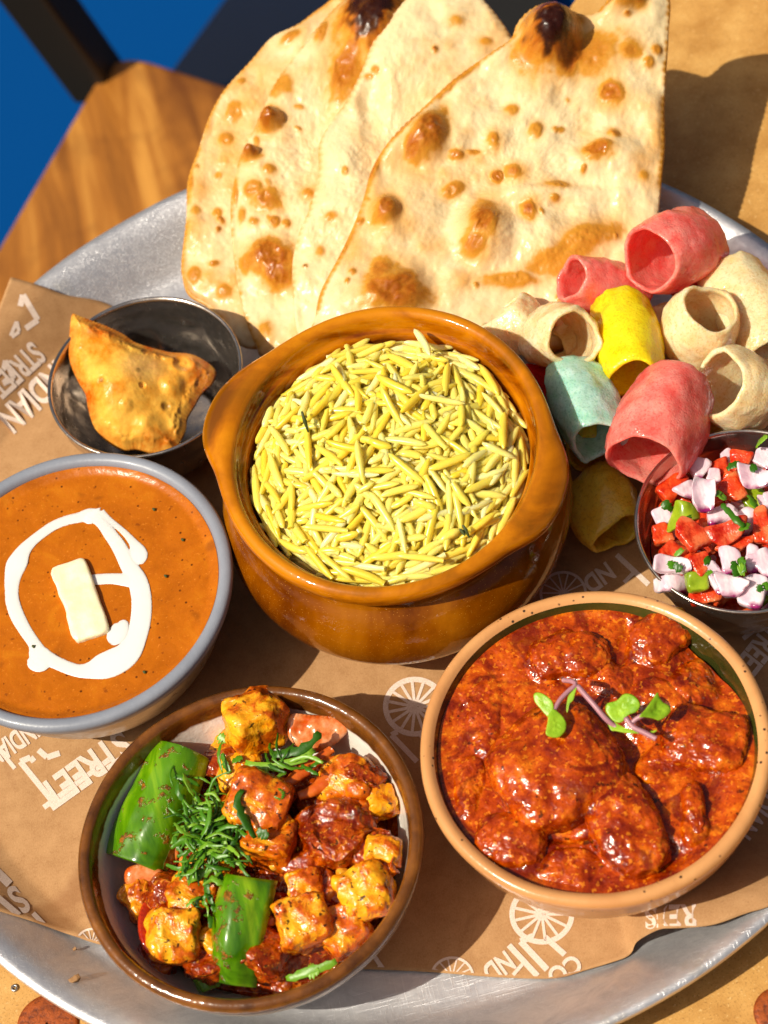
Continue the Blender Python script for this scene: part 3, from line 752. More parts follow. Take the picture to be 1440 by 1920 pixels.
# a grain leaning on the back rim, as in the photo
for (p1, p2, z1, z2) in (((768, 598), (820, 684), .0800, .0805),):
    A = V(*p1, z1); B = V(*p2, z2); d = Vector(B-A).normalized(); q = d.to_track_quat('X', 'Z').to_matrix()
    pl.append((*((A+B)/2), 3, q, 1.1))
parts = [(v, f)]
for i, (x, y, z, k, Rm, lay) in enumerate(pl):
    if i >= len(pl)-300:
        o = bpy.data.objects.new('rice_grain', GR[k]); COL.objects.link(o); o.parent = rice
        mw = Rm.to_4x4(); mw.translation = Vector((x-PC[0], y-PC[1], z-.012)); o.matrix_local = mw
    else:
        n_ = len(GR[k].vertices); co = np.zeros(n_*3); GR[k].vertices.foreach_get('co', co)
        vv = co.reshape(-1, 3) @ np.array(Rm).T + np.array([x, y, z]); parts.append((vv, [list(p.vertices) for p in GR[k].polygons]))
v, f = join(parts)
tag(obj('rice_grains', v, f, MAT['rice'], rice), kind='stuff')
HERB = M('dark_herb'); HERB.set(base=srgb(58, 66, 16), rough=.6); MAT['herb'] = HERB.m
for (p1, p2, z) in (((566, 772), (578, 810), .0835), ((868, 985), (880, 1008), .0725), ((872, 1004), (862, 992), .073)):
    A, B = V(*p1, z), V(*p2, z); vv, ff = tube_path(np.array([A, (A+B)/2+np.array([0, 0, .0006]), B]), [.0004, .0008, .0003], 6); obj('herb_fleck', vv, ff, MAT['herb'], rice)
print('rice ok', len(pl))

# ------------------------------------------------------------------ steel cups
def steel_cup(name, c, label, seed, R=.0402, HZ=.0448):
    out = [(.001, .0012), (.018, .0012), (.0225, .0025), (.0300, .0110), (.0362, .0245), (.0394, HZ-.006), (R-.0004, HZ-.002), (R+.0007, HZ-.0006), (R+.0006, HZ+.0005), (R-.0002, HZ+.0008), (R-.0009, HZ), (R-.0013, HZ-.003), (.0382, HZ-.007), (.0350, .0245), (.0288, .0120), (.0215, .0042), (.001, .0030)]
    pr = spline(out, 130)
    def dm(T, R_, Z):
        p = np.stack([np.cos(T)*3.4, np.sin(T)*3.4, Z*95], -1).reshape(-1, 3)
        d = vnoise(p, seed).reshape(T.shape)
        return .0013*d*np.clip((HZ-.008-Z)/.004, 0, 1)*np.clip(R_/.02, 0, 1)
    v, f = lathe(pr, 220, (*c, 0), rmod=dm)
    o = obj(name, v, f, MAT['steel'], loc=np.array([*c, 0.])); return tag(o, label, 'bowl', 'small hammered steel cups')
SC = V(271, 704, .045)[:2]; LC = np.array([.1362, -.0455])
steel_cup('steel_cup', SC, 'hammered steel cup holding the samosa beside the naan', 3)
steel_cup('steel_cup', LC, 'hammered steel cup of chopped onion and tomato salad', 8)

# ------------------------------------------------------------------ samosa
so_out = [(x/3, y/3+500) for x, y in ((405, 268), (440, 275), (520, 305), (600, 335), (690, 378), (760, 425), (850, 455), (960, 482), (1060, 490), (1130, 515), (1195, 560), (1218, 600), (1195, 660), (1140, 715), (1095, 790), (1055, 860), (1045, 930), (1000, 1020), (975, 1048), (860, 1052), (770, 1030), (690, 1035), (600, 985), (530, 905), (495, 800), (480, 720), (440, 650), (400, 560), (385, 480), (392, 360))]
def samosa_top(q, P, dist):
    nz = fbm(np.c_[q, q[:, 0]*0], .05, 4, 41); nz2 = fbm(np.c_[q, q[:, 0]*0], .16, 3, 43)
    h = .0004*nz
    dome = np.exp(-(((q[:, 0]-225)/75)**2+((q[:, 1]-735)/75)**2)); h = h+.0095*dome
    for (x, y, r, k) in ((175, 620, 14, .0012), (210, 635, 16, .0014), (345, 685, 18, -.003), (325, 728, 22, .0022), (160, 730, 14, .0018), (195, 728, 7, -.001), (270, 737, 6, -.0012), (285, 815, 30, .0022), (300, 805, 20, -.0012), (312, 770, 8, -.001), (240, 775, 12, .001), (350, 690, 28, .0015)):
        e = np.hypot(q[:, 0]-x, q[:, 1]-y)/r; h = h+k*smooth01(1.3-e)
    h = h*smooth01(dist/.010+.15)+.0011*np.exp(-((dist-.0042)/.0018)**2)*np.clip(.5+2*nz, 0, 1)
    return h
S_A, S_B, S_C, S_D = [np.array(srgb(*c)) for c in ((236, 172, 66), (216, 128, 18), (186, 78, 0), (226, 184, 112))]
def samosa_col(q, P, dist):
    nz = fbm(np.c_[q, q[:, 0]*0], .035, 4, 51); nz2 = fbm(np.c_[q, q[:, 0]*0], .2, 3, 53)
    c = S_A+(S_B-S_A)*np.clip(.4+1.4*nz, 0, 1)[:, None]
    pale = smooth01(1.3-np.hypot((q[:, 0]-270)/45, (q[:, 1]-700)/32)); c = c+(S_D-c)*(.6*pale)[:, None]
    ed = smooth01(1-dist/.0055); c = c+(S_C-c)*(ed*np.clip(.75+.6*nz, 0, 1))[:, None]
    fold = smooth01(1.25-np.hypot((q[:, 0]-190)/52, (q[:, 1]-626)/18)); c = c+(S_C-c)*(.75*fold)[:, None]
    fold = smooth01(1.25-np.hypot((q[:, 0]-375)/32, (q[:, 1]-705)/42)); c = c+(S_C-c)*(.75*fold)[:, None]
    fold = smooth01(1.25-np.hypot((q[:, 0]-300)/42, (q[:, 1]-828)/24)); c = c+(S_C-c)*(.6*fold)[:, None]
    for (x, y, r) in ((262, 709, 5), (312, 770, 8), (195, 728, 5)):
        c = c*(1-.6*smooth01(1.4-np.hypot(q[:, 0]-x, q[:, 1]-y)/r))[:, None]
    return c*(1+.12*nz2)[:, None]
pc = V(235, 690, .036); pb, pcx = .38, -.12
v, f, col = sheet(so_out, (pc[2]-pb*pc[1]-pcx*pc[0], pb, pcx), n=420, rings=100, thick=.0046, wedge=.012, top=samosa_top, colf=samosa_col, c=(245, 705), under=1.9, edge_pow=.7)
tag(obj('samosa', v, f, MAT['samosa'], col=col), 'golden fried triangular samosa leaning in the steel cup', 'samosa')

# ------------------------------------------------------------------ dal bowl
DC = np.array([-.1160, -.0005]); DR = .0620; DZ = .050
db = empty('dal_bowl', (*DC, .0009))
pr = spline([(.001, .0012), (.036, .0012), (.0415, .0040), (.0500, .0180), (.0556, .0310), (.0580, .0400)], 50)
v, f = lathe(pr, 160, (*DC, 0)); obj('body', v, f, MAT['steel_plain'], db)
pr = spline([(.0581, .0398), (.0602, .0425), (.0617, .0462), (.0619, .0488), (.0609, .0500), (.0592, .0503), (.0574, .0498), (.0564, .0480), (.0556, .0430), (.0530, .0330), (.0400, .0080), (.001, .0060)], 70)
v, f = lathe(pr, 200, (*DC, 0)); obj('rim', v, f, MAT['enamel'], db)
tag(db, 'grey rimmed round bowl of orange dal with a cream swirl', 'bowl')
def mat_dal():
    a = M('orange_dal'); n = a.noise(70, 6, .6, .6)
    b = a.ramp(n, [(.3, srgb(160, 82, 4)), (.55, srgb(180, 96, 8)), (.75, srgb(194, 114, 16))])
    b = a.mix(a.ramp(a.noise(900, 3, .6), [(.62, 0.), (.72, .6)]), b, srgb(216, 130, 40))
    b = a.mix(a.ramp(a.noise(330, 2, .5), [(.68, 0.), (.74, .55)]), b, srgb(104, 44, 6))
    b = a.mix(a.math('MULTIPLY', a.ramp(a.voro(260), [(0., 1.), (.10, .8), (.16, 0.)]), a.ramp(a.noise(130, 2), [(.46, 0.), (.52, 1.)])), b, srgb(76, 32, 0))
    b = a.mix(a.math('MULTIPLY', a.ramp(a.voro(75), [(0., .6), (.14, .5), (.24, 0.)]), a.ramp(a.noise(60, 2), [(.5, 0.), (.56, 1.)])), b, srgb(116, 58, 4))
    a.set(base=b, rough=.26, spec=.3, sss=.05, sssr=(.003, .0015, .0005), ssss=1.); a.bump(a.noise(400, 3, .6), .00028, .7); a.bump(a.noise(60, 3), .0012, .35); return a.m
MAT['dal'] = mat_dal()
DS = .0462
def dalz(x, y):
    r = np.hypot(x, y); return DS+.0016*smooth01((r-.052)/.0045)+.0003*fbm(np.c_[x, y, 0*x], 90, 3, 8)
v, f = disc(lambda T: .0562+0*T, dalz, (*DC, 0), 70, 200)
dal_o = tag(obj('dal', v, f, MAT['dal'], loc=np.array([*DC, .02])), 'smooth orange brown dal in the grey bowl', 'dal')
for (x, y) in ((286, 953), (308, 1078), (268, 1258), (60, 1210), (340, 1010)):
    A = V(x, y, DS+.0006); B = V(x+4, y+5, DS+.0006); vv, ff = tube_path(np.array([A, (A+B)/2+np.array([.0003, 0, .0003]), B]), [.0003, .0007, .0003], 6, flat=.4); obj('herb_fleck', vv, ff, MAT['herb'], dal_o)
MAT['cream'] = mat_simple('cream', (238, 234, 228), .3, sss=.35, sssr=(.004, .004, .0035), ssss=1.)
def cz(px, py): return V(px, py, DS+.0002)
def drizzle(pts, closed=False, n=90):
    P3 = spline([(x/3, y/3+820, r/3*PX*1.05) for x, y, r in pts], n, closed)
    C3 = np.array([cz(p[0], p[1]) for p in P3]); R3 = P3[:, 2]
    if closed: C3 = np.vstack([C3, C3[:2]]); R3 = np.r_[R3, R3[:2]]
    return tube_path(C3, R3, 12, cap=not closed, flat=.09)
loop = [(515, 435, 44), (440, 452, 36), (380, 465, 34), (310, 492, 34), (250, 530, 34), (180, 585, 36), (130, 640, 46), (95, 710, 62), (72, 790, 48), (66, 860, 40), (72, 930, 40), (100, 1010, 40), (145, 1090, 36), (195, 1165, 36), (222, 1225, 56), (300, 1260, 40), (380, 1295, 38), (440, 1312, 40), (500, 1310, 52), (570, 1290, 78), (645, 1262, 84), (715, 1215, 76), (765, 1130, 60), (792, 1020, 58), (795, 900, 56), (772, 805, 54), (722, 720, 46), (672, 620, 42), (620, 545, 38), (570, 480, 34)]
parts = [drizzle(loop, True, 150), drizzle([(560, 425, 34), (612, 462, 20), (692, 528, 20), (748, 590, 27), (775, 640, 46), (785, 680, 46), (782, 715, 22)], n=40), drizzle([(480, 805, 34), (560, 798, 36), (640, 795, 36), (740, 805, 44)], n=20), drizzle([(505, 405, 14), (515, 425, 60), (530, 440, 62), (560, 450, 30)], n=14), drizzle([(175, 1230, 30), (200, 1250, 58), (240, 1270, 56), (280, 1270, 28)], n=14)]
v, f = join(parts)
cr = obj('cream_swirl', v, f, MAT['cream'])
rm = cr.modifiers.new('remesh', 'REMESH'); rm.mode = 'VOXEL'; rm.voxel_size = .00026; rm.use_smooth_shade = True
s_ = cr.modifiers.new('smooth', 'SMOOTH'); s_.factor = .5; s_.iterations = 6
tag(cr, 'white ring of cream swirled on the orange dal', 'cream')
v, f = drizzle([(682, 1030, 10), (685, 1045, 36), (672, 1085, 54), (652, 1120, 56), (628, 1150, 34), (618, 1160, 10)], n=24)
tag(obj('cream_drop', v, f, MAT['cream']), 'separate oval drop of cream inside the ring by the butter', 'cream')
# butter
bt = [V(x/3, y/3+820, DS+.0028) for x, y in ((270, 722), (478, 662), (612, 1076), (425, 1146))]
bv, bf = sbox(14, 9)
ex = ((bt[1]-bt[0])+(bt[2]-bt[3]))/4; ey = ((bt[0]-bt[3])+(bt[1]-bt[2]))/4; cc_ = sum(bt)/4
v = cc_+bv[:, :1]*ex+bv[:, 1:2]*ey+np.c_[0*bv[:, :2], (bv[:, 2]-1)*.0046]
nzb = np.stack([fbm(v, 420, 3, s) for s in (61, 62, 63)], -1)
v += nzb*np.where(bv[:, :1] < -.8, .0012, .0003)*np.array([1, 1, .5])
v[:, 2] += .0007*fbm(v, 110, 2, 66)
BUT = M('butter'); BUT.set(base=BUT.ramp(BUT.noise(150, 3), [(.3, srgb(236, 222, 178)), (.7, srgb(244, 236, 206))]), rough=.35, sss=.4, sssr=(.005, .004, .002), ssss=1.); BUT.bump(BUT.noise(400, 3), .0003, .6)
tag(obj('butter_pat', v, bf, BUT.m), 'pale rectangular pat of butter melting on the dal', 'butter')

# ------------------------------------------------------------------ curry bowl
KC = V(1113.5, 1391, .055)[:2]; KR = .0616; KZ = .055
kb = empty('curry_bowl', (*KC, .0009))
pr = spline([(.001, .0012), (.034, .0012), (.0400, .0036), (.0500, .0180), (.0575, .0350), (.0608, .0480), (.0617, .0520), (.0614, .0546), (.0601, .0557), (.0582, .0557), (.0566, .0544)], 80)
v, f = lathe(pr, 220, (*KC, 0)); v[:, :2] += .0006*np.stack([fbm(v, 25, 2, s) for s in (71, 72)], -1)
obj('body', v, f, MAT['terracotta'], kb)
pr = spline([(.0567, .0545), (.0560, .0530), (.0545, .0480), (.0500, .0340), (.0360, .0080), (.001, .0060)], 40)
v, f = lathe(pr, 220, (*KC, 0)); v[:, :2] += .0006*np.stack([fbm(v, 25, 2, s) for s in (71, 72)], -1); obj('inner_glaze', v, f, MAT['green_glaze'], kb)
tag(kb, 'speckled terracotta bowl of red chicken curry', 'bowl')
MAT['curry'] = mat_sauce('red_curry_gravy', [(.33, srgb(98, 18, 0)), (.43, srgb(142, 42, 0)), (.53, srgb(180, 68, 0)), (.64, srgb(210, 106, 10))], rough=.14, bump=((140, .0010), (480, .00045)),
    flecks=((520, .60, srgb(232, 136, 24), .55), (800, .62, srgb(110, 10, 0), .6), (240, .67, srgb(60, 22, 0), .85)))
chunks = [(1040, 1440, 112, 108, .0125), (1171, 1545, 66, 92, .0085), (1067, 1232, 78, 46, .0060), (1236, 1195, 60, 44, .0046), (1325, 1385, 74, 62, .0065), (960, 1575, 60, 50, .0050), (1150, 1265, 50, 40, .004), (900, 1330, 40, 90, .003), (1305, 1260, 46, 52, .0045), (1240, 1300, 50, 40, .003), (1060, 1620, 70, 34, .0045), (1300, 1525, 20, 54, .0050), (870, 1470, 30, 70, .003), (1240, 1420, 50, 40, .004)]
holes = [(1172, 1392, 46, 46, .0075), (1255, 1600, 76, 46, .0045), (1330, 1480, 40, 90, .0035), (1050, 1560, 60, 16, .004), (1165, 1210, 18, 60, .003), (1345, 1230, 30, 46, .004)]
GZ = .0508
def px_of(P):
    Q = P-CAM; z = Q@fw; return np.stack([W/2+F*(Q@rt)/z, H/2-F*(Q@up)/z], -1)
_g = V(1338, 1215, .05)[:2]-KC; GAPA = math.atan2(_g[1], _g[0])
def curry_r(T):
    da = np.angle(np.exp(1j*(T-GAPA))); return .0560-.0034*np.exp(-(da/.42)**2)
def curry_z(x, y):
    P = np.c_[x+KC[0], y+KC[1], np.full(len(x), GZ+.003)]; q = px_of(P)
    n1 = fbm(P*[1, 1, 0], 75, 5, 81, .55); wx = q[:, 0]+16*vnoise(np.c_[q*.018, q[:, 0]*0], 83); wy = q[:, 1]+16*vnoise(np.c_[q*.018, q[:, 0]*0+5], 84)
    z = np.full(len(x), GZ); h = np.zeros(len(x))
    for (cx, cy, rx, ry, k) in chunks:
        e = np.hypot((wx-cx)/rx, (wy-cy)/ry); h = np.maximum(h, k*np.clip(1-e**3, 0, 1)**.8)
    for (cx, cy, rx, ry, k) in holes:
        e = np.hypot((wx-cx)/rx, (wy-cy)/ry); h = h-k*smooth01(1.2-e)
    r = np.hypot(x, y); fade = smooth01((.0558-r)/.006); da = np.angle(np.exp(1j*(np.arctan2(y, x)-GAPA)))
    z = z-.0050*np.exp(-(da/.42)**2)*smooth01((r-.034)/.018)
    rough = np.clip(h/.004+.6, .35, 1.3)
    return z+(.50*h+.0012*n1*rough+.0005*fbm(P*[1, 1, 0], 300, 4, 85, .6)*rough)*fade+.0004*smooth01((r-.051)/.004)
v, f = disc(curry_r, curry_z, (*KC, 0), 260, 620)
tag(obj('curry_gravy', v, f, MAT['curry'], loc=np.array([*KC, .02])), 'thick oily red brown gravy filling the terracotta bowl', 'curry')
bv, bf = sbox(40, 2.8)
CG = 'chicken pieces in the red curry'
for (px, py, z, a, b, h, yaw, lab) in ((1040, 1440, .0528, .0225, .0225, .0098, 20, 'large round chicken piece at the centre of the red curry, under the left leaf'),
        (1172, 1548, .0510, .0125, .0195, .0078, 12, 'oblong chicken piece near the front rim of the red curry'),
        (1325, 1388, .0505, .0150, .0120, .0062, -30, 'chicken piece by the right rim of the red curry'),
        (1070, 1232, .0505, .0155, .0090, .0058, -10, 'chicken piece towards the back of the red curry, left of its dark furrow'),
        (1236, 1196, .0490, .0125, .0090, .0056, 25, 'chicken piece at the back right of the red curry beside the bare green glaze'),
        (962, 1575, .0500, .0120, .0095, .0058, -20, 'chicken piece at the front left of the red curry'),
        (1302, 1524, .0490, .0040, .0110, .0055, -8, 'thin pale chicken sliver standing in oil at the right of the curry')):
    c = V(px, py, z); R_ = rot(yaw)
    v = (bv*np.array([a, b, h]))@R_.T+c
    nv = bv/np.linalg.norm(bv, axis=1)[:, None]@R_.T
    v += nv*(.0026*fbm(v, 80, 4, 91)+.0008*fbm(v, 300, 4, 92, .6))[:, None]
    tag(obj('chicken_piece', v, bf, MAT['curry']), lab, 'chicken', CG)

# microgreens
GRN = M('microgreen_leaf'); GRN.set(base=GRN.ramp(GRN.noise(180, 4), [(.3, srgb(112, 158, 14)), (.7, srgb(160, 200, 44))]), rough=.4, sss=.2, sssr=(.002, .003, .0005), ssss=1.); GRN.bump(GRN.noise(500, 3), .0003, .5)
STM = mat_simple('purple_stem', (168, 118, 128), .4, sss=.2, sssr=(.002, .001, .001), ssss=1.)
def q5(pts): return [(x/4.235+960, y/4.235+1240) for x, y in pts]
def leaf(name, pts, zc, b, cx, parent, curl=.002, c=None):
    o = q5(pts); m_ = np.mean(o, axis=0) if c is None else np.array(q5([c])[0]); p = V(*m_, zc)
    def tp(q, P, d): 
        e = (q-m_)/18.; return curl*((e[:, 0]*.7+e[:, 1]*.7)**2-.4)*.35+.0002*fbm(np.c_[q, q[:, 0]*0], .2, 2, 5)
    v, f, _ = sheet(o, (p[2]-b*p[1]-cx*p[0], b, cx), n=90, rings=16, thick=.00022, wedge=.001, top=tp, c=m_)
    return obj(name, v, f, GRN.m, parent)
def stem(pts, r, parent):
    P = spline([V(x/4.235+960, y/4.235+1240, z) for x, y, z in pts], 18); v, f = tube_path(P, np.full(18, r), 8); return obj('stem', v, f, STM, parent)
g1 = empty('microgreen_sprig', V(1060, 1320, .060)); tag(g1, 'pale green twin-leaf sprig on the left of the red curry', 'microgreen', 'microgreens on the curry')
leaf('leaf', [(290, 440), (330, 395), (325, 330), (300, 295), (255, 262), (205, 245), (172, 262), (180, 320), (225, 375), (262, 420)], 0.0692, .3, .2, g1)
leaf('leaf', [(290, 430), (330, 380), (365, 400), (410, 445), (432, 500), (420, 560), (370, 605), (300, 600), (268, 575), (275, 520), (285, 470)], 0.0677, .35, -.25, g1)
leaf('leaf', [(490, 225), (520, 190), (500, 260), (485, 310), (445, 350), (440, 410), (430, 380), (438, 310), (450, 270)], 0.0682, .2, .1, g1, .001)
stem([(330, 400, 0.0680), (380, 310, 0.0684), (450, 235, 0.0688), (505, 190, 0.0690), (480, 160, 0.0684), (410, 150, 0.0652)], .0009, g1)
g2 = empty('microgreen_sprig', V(1190, 1340, .060)); tag(g2, 'green sprig with purple stem and folded leaves right of centre on the curry', 'microgreen', 'microgreens on the curry')
leaf('leaf', [(755, 335), (830, 310), (890, 258), (950, 262), (1000, 300), (1020, 350), (990, 400), (930, 425), (890, 470), (850, 490), (800, 470), (765, 430), (742, 390)], 0.0672, .3, .1, g2, .003)
leaf('leaf', [(740, 420), (800, 470), (870, 515), (960, 550), (1040, 570), (930, 572), (830, 555), (780, 540)], 0.0642, .2, .0, g2, .001)
leaf('leaf', [(1010, 440), (1060, 380), (1110, 310), (1155, 245), (1170, 285), (1200, 325), (1245, 350), (1262, 395), (1225, 440), (1170, 470), (1120, 455), (1060, 445)], 0.0677, .5, -.5, g2, .004)
leaf('leaf', [(1085, 560), (1150, 545), (1140, 560), (1100, 575)], 0.0637, .2, 0, g2, .0)
stem([(520, 195, 0.0688), (590, 275, 0.0686), (660, 355, 0.0680), (740, 450, 0.0662), (820, 520, 0.0637)], .0010, g2)
stem([(900, 445, 0.0662), (960, 520, 0.0652), (1050, 565, 0.0647), (1145, 615, 0.0642)], .0010, g2)
stem([(1040, 430, 0.0672), (990, 455, 0.0662), (950, 490, 0.0652)], .0009, g2)
print('curry ok')

# ------------------------------------------------------------------ paneer bowl
NZ = .0455; NC = V(467.5, 1577, NZ)[:2]; NR = .0624
pr = spline([(.001, .0012), (.036, .0012), (.0415, .0034), (.0510, .0150), (.0585, .0300), (.0618, .0405), (.0624, .0436), (.0618, .0456), (.0606, .0464), (.0590, .0464), (.0578, .0452), (.0570, .0425), (.0556, .0360), (.0515, .0230), (.0420, .0100), (.0300, .0066), (.001, .0060)], 130)
v, f = lathe(pr, 240, (*NC, 0)); v[:, :2] += .0006*np.stack([fbm(v, 25, 2, s) for s in (171, 172)], -1)
tag(obj('paneer_bowl', v, f, MAT['paneer_bowl'], loc=np.array([*NC, 0.])), 'white glazed bowl with brown rim holding the paneer and green pepper', 'bowl')
MAT['masala'] = mat_sauce('paneer_masala', [(.33, srgb(84, 14, 0)), (.44, srgb(136, 42, 0)), (.55, srgb(174, 72, 0)), (.67, srgb(212, 116, 10))], rough=.12,
    bump=((170, .0016), (520, .0008)), flecks=((520, .60, srgb(216, 136, 36), .6), (260, .66, srgb(30, 10, 4), .85), (800, .60, srgb(96, 16, 0), .7)))
def mas_z(x, y):
    P = np.c_[x+NC[0], y+NC[1], 0*x]
    r = np.hypot(x-.004, y+.001); n1 = fbm(P, 85, 5, 181, .55); n2 = fbm(P, 320, 3, 182)
    return .0130+.0165*smooth01((.051-r)/.024)+(.0045*n1+.0012*n2)*smooth01((.0535-r)/.008)
def mas_r(T): return .0468+.0030*np.cos(T)+.0020*np.sin(3*T+1)+.0016*np.sin(7*T)
v, f = disc(mas_r, mas_z, (*NC, 0), 150, 360)
rn = np.hypot(v[:, 0]-NC[0], v[:, 1]-NC[1]); v[:, 2] = np.maximum(v[:, 2], np.interp(rn, [.03, .042, .0515, .0556], [.0066, .0100, .0232, .0362])+.0004)
tag(obj('paneer_masala', v, f, MAT['masala'], loc=np.array([*NC, .008])), 'dark red chunky masala under the paneer in the brown rimmed bowl', 'curry')

BITM = []
for nm_, c1_, c2_ in (('masala_onion', (176, 84, 14), (226, 150, 70)), ('masala_tomato', (150, 30, 0), (206, 74, 10)), ('masala_crumb', (196, 104, 6), (236, 168, 50))):
    a = M(nm_); a.set(base=a.ramp(a.noise(260, 4), [(.38, srgb(*c1_)), (.62, srgb(*c2_))]), rough=.16, spec=.5); a.bump(a.noise(300, 3), .0006, .7); BITM.append(a.m)
_mo = [o for o in bpy.data.objects if o.name == 'paneer_masala'][0]; _rb = np.random.default_rng(31); _b6, _f6 = sbox(6, 4.)
for i in range(90):
    rad_, a = .041*math.sqrt(_rb.random()), _rb.uniform(0, 6.28); x, y = rad_*math.cos(a)+.003, rad_*math.sin(a)
    z = float(mas_z(np.array([x]), np.array([y]))[0])+_rb.uniform(.0002, .0032)
    v = _b6*np.array([_rb.uniform(.0016, .0042), _rb.uniform(.0014, .003), _rb.uniform(.001, .002)]); v += .0008*np.stack([fbm(v+i, 220, 2, k) for k in (1, 2, 3)], -1)
    v = v@rot(*_rb.uniform(-60, 60, 3)).T+np.array([NC[0]+x, NC[1]+y, z])
    obj('chopped_bit', v, _f6, BITM[i % 3], _mo)
def mat_paneer():
    a = M('paneer_cheese')
    n = a.noise(85, 5, .6, .5); rnd = a.math('MULTIPLY', a.rand(), .14)
    geo = a.n('ShaderNodeNewGeometry'); 
    y = a.ramp(a.noise(220, 3), [(.35, srgb(232, 136, 0)), (.65, srgb(246, 182, 36))])
    s = a.ramp(a.noise(240, 5, .65), [(.36, srgb(136, 34, 0)), (.52, srgb(190, 74, 0)), (.68, srgb(220, 116, 14))])
    k = a.ramp(a.math('ADD', n, rnd), [(.50, 0.), (.60, .92)])
    b = a.mix(k, y, s); b = a.mix(a.ramp(a.noise(420, 2), [(.64, 0.), (.68, .9)]), b, srgb(44, 18, 6))
    a.set(base=b, rough=a.ramp(a.noise(300, 3), [(.35, .14), (.7, .42)]), spec=.55, sss=.08, sssr=(.003, .002, .0006), ssss=1.)
    a.bump(a.noise(150, 3), .0012, .7); a.bump(a.noise(500, 3), .0003, .7); a.bump(k, .0005, .6)
    return a.m
MAT['paneer'] = mat_paneer()
def q8(x, y): return (x/2.057+120, y/2.057+1260)
bv, bf = sbox(24, 5.)
PG = 'paneer cubes in the masala'
def chunk(name, mat, pxy, z, size, ang, lab, cat, group, seed, n=.0013, big=.0026, base=(bv, bf)):
    c = V(*pxy, z); R_ = rot(*ang); v = base[0]*np.array(size)/2
    v = v+big*np.stack([fbm(v+seed, 70, 2, s) for s in (201, 202, 203)], -1)+n*np.stack([fbm(v+seed, 260, 3, s) for s in (204, 205, 206)], -1)
    v = v@R_.T+c
    o = obj(name, v, base[1], mat, loc=c)
    if lab: tag(o, lab, cat, group)
    return o
for i, (x, y, z, s, ang, lab) in enumerate((
        (738, 195, .0425, (.0210, .0195, .0185), (14, 8, -18), 'yellow paneer cube topmost at the back of the brown rimmed bowl'),
        (750, 505, .0415, (.0215, .0210, .0200), (-32, 12, 16), 'large masala coated paneer cube beside the shredded coriander'),
        (795, 660, .0360, (.0190, .0180, .0180), (-28, 6, -14), 'paneer cube just below the big central one, near the coriander'),
        (1095, 420, .0340, (.0200, .0170, .0160), (-18, -10, 10), 'paneer cube under the orange onion strips at the right'),
        (1160, 850, .0330, (.0190, .0190, .0200), (4, -8, 14), 'bright yellow paneer cube by the right rim of the brown bowl'),
        (425, 1010, .0320, (.0190, .0190, .0190), (-14, 10, 18), 'yellow paneer cube with red tomato skin on its left side'),
        (915, 965, .0350, (.0190, .0180, .0200), (6, 4, 16), 'paneer cube with a black scorch spot right of the lower green pepper'),
        (1078, 1005, .0300, (.0170, .0160, .0150), (28, -6, 8), 'masala smeared paneer cube at the lower right of the bowl'),
        (285, 880, .0270, (.0130, .0140, .0130), (20, 0, 10), 'small paneer scrap at the left under the large green pepper'),
        (500, 855, .0300, (.0180, .0160, .0160), (30, 5, 10), 'paneer cube under the hanging coriander strands'),
        (690, 395, .0340, (.0180, .0130, .0130), (-10, 0, 15), 'masala covered paneer block above the central cube'),
        (640, 300, .0270, (.0150, .0130, .0120), (40, 0, 10), 'small paneer lump below the topmost cube'),
        (1215, 500, .0330, (.0120, .0110, .0110), (15, 10, 5), 'small charred paneer bit at the far right below the onion strips'),
        (1235, 690, .0360, (.0130, .0110, .0110), (-20, 0, 12), 'orange paneer bit behind the bright yellow right cube'),
        (590, 1035, .0290, (.0110, .0110, .0110), (35, 8, 0), 'small paneer bit between the tomato-skin cube and lower pepper'),
        (560, 760, .0330, (.0130, .0120, .0120), (10, 0, 14), 'paneer bit under the lower end of the coriander pile'),
        (940, 820, .0320, (.0120, .0120, .0120), (-8, 0, 10), 'small orange paneer bit above the scorched cube'))):
    chunk('paneer_cube', MAT['paneer'], q8(x, y), z, s, ang, lab, 'paneer', PG, i*3.1)
lb, lf = sbox(28, 2.6)
for i, (x, y, z, s) in enumerate(((1040, 620, .0360, (.028, .026, .018)), (1130, 540, .0320, (.017, .015, .012)), (1200, 700, .0380, (.020, .016, .010)), (1160, 400, .0370, (.016, .013, .010)), (930, 730, .031, (.016, .015, .012)), (700, 1040, .0280, (.020, .015, .012)), (560, 1120, .0250, (.018, .015, .010)), (800, 1110, .0290, (.016, .020, .012)), (960, 480, .0310, (.016, .014, .012)), (420, 870, .0290, (.020, .016, .012)), (340, 1080, .0235, (.014, .014, .010)), (640, 360, .030, (.016, .012, .012)), (1010, 880, .0270, (.016, .016, .012)))):
    lab = ('large lump of masala right of the central paneer cube', 'masala lump above the big one near the right rim', 'masala clump on top of the bright yellow right cube', 'masala clot at the upper right on the paneer', 'masala lump below the onion strips at the bowl centre', 'masala clump between the lower pepper and tomato skin', 'masala clump at the front left of the lower pepper', 'orange masala clump on the lower right of the green pepper', 'masala clump at the foot of the onion strips', 'masala lump beneath the coriander at the left', 'masala clump at the far front left of the bowl', 'masala clump below the pink onion wedge', 'masala clump between the two lower right cubes')[i]
    chunk('masala_lump', MAT['masala'], q8(x, y), z, s, (i*47, 0, 0), lab, 'sauce', 'lumps of masala on the paneer', 50+i*2.3, n=.0018, big=.0055, base=(lb, lf))

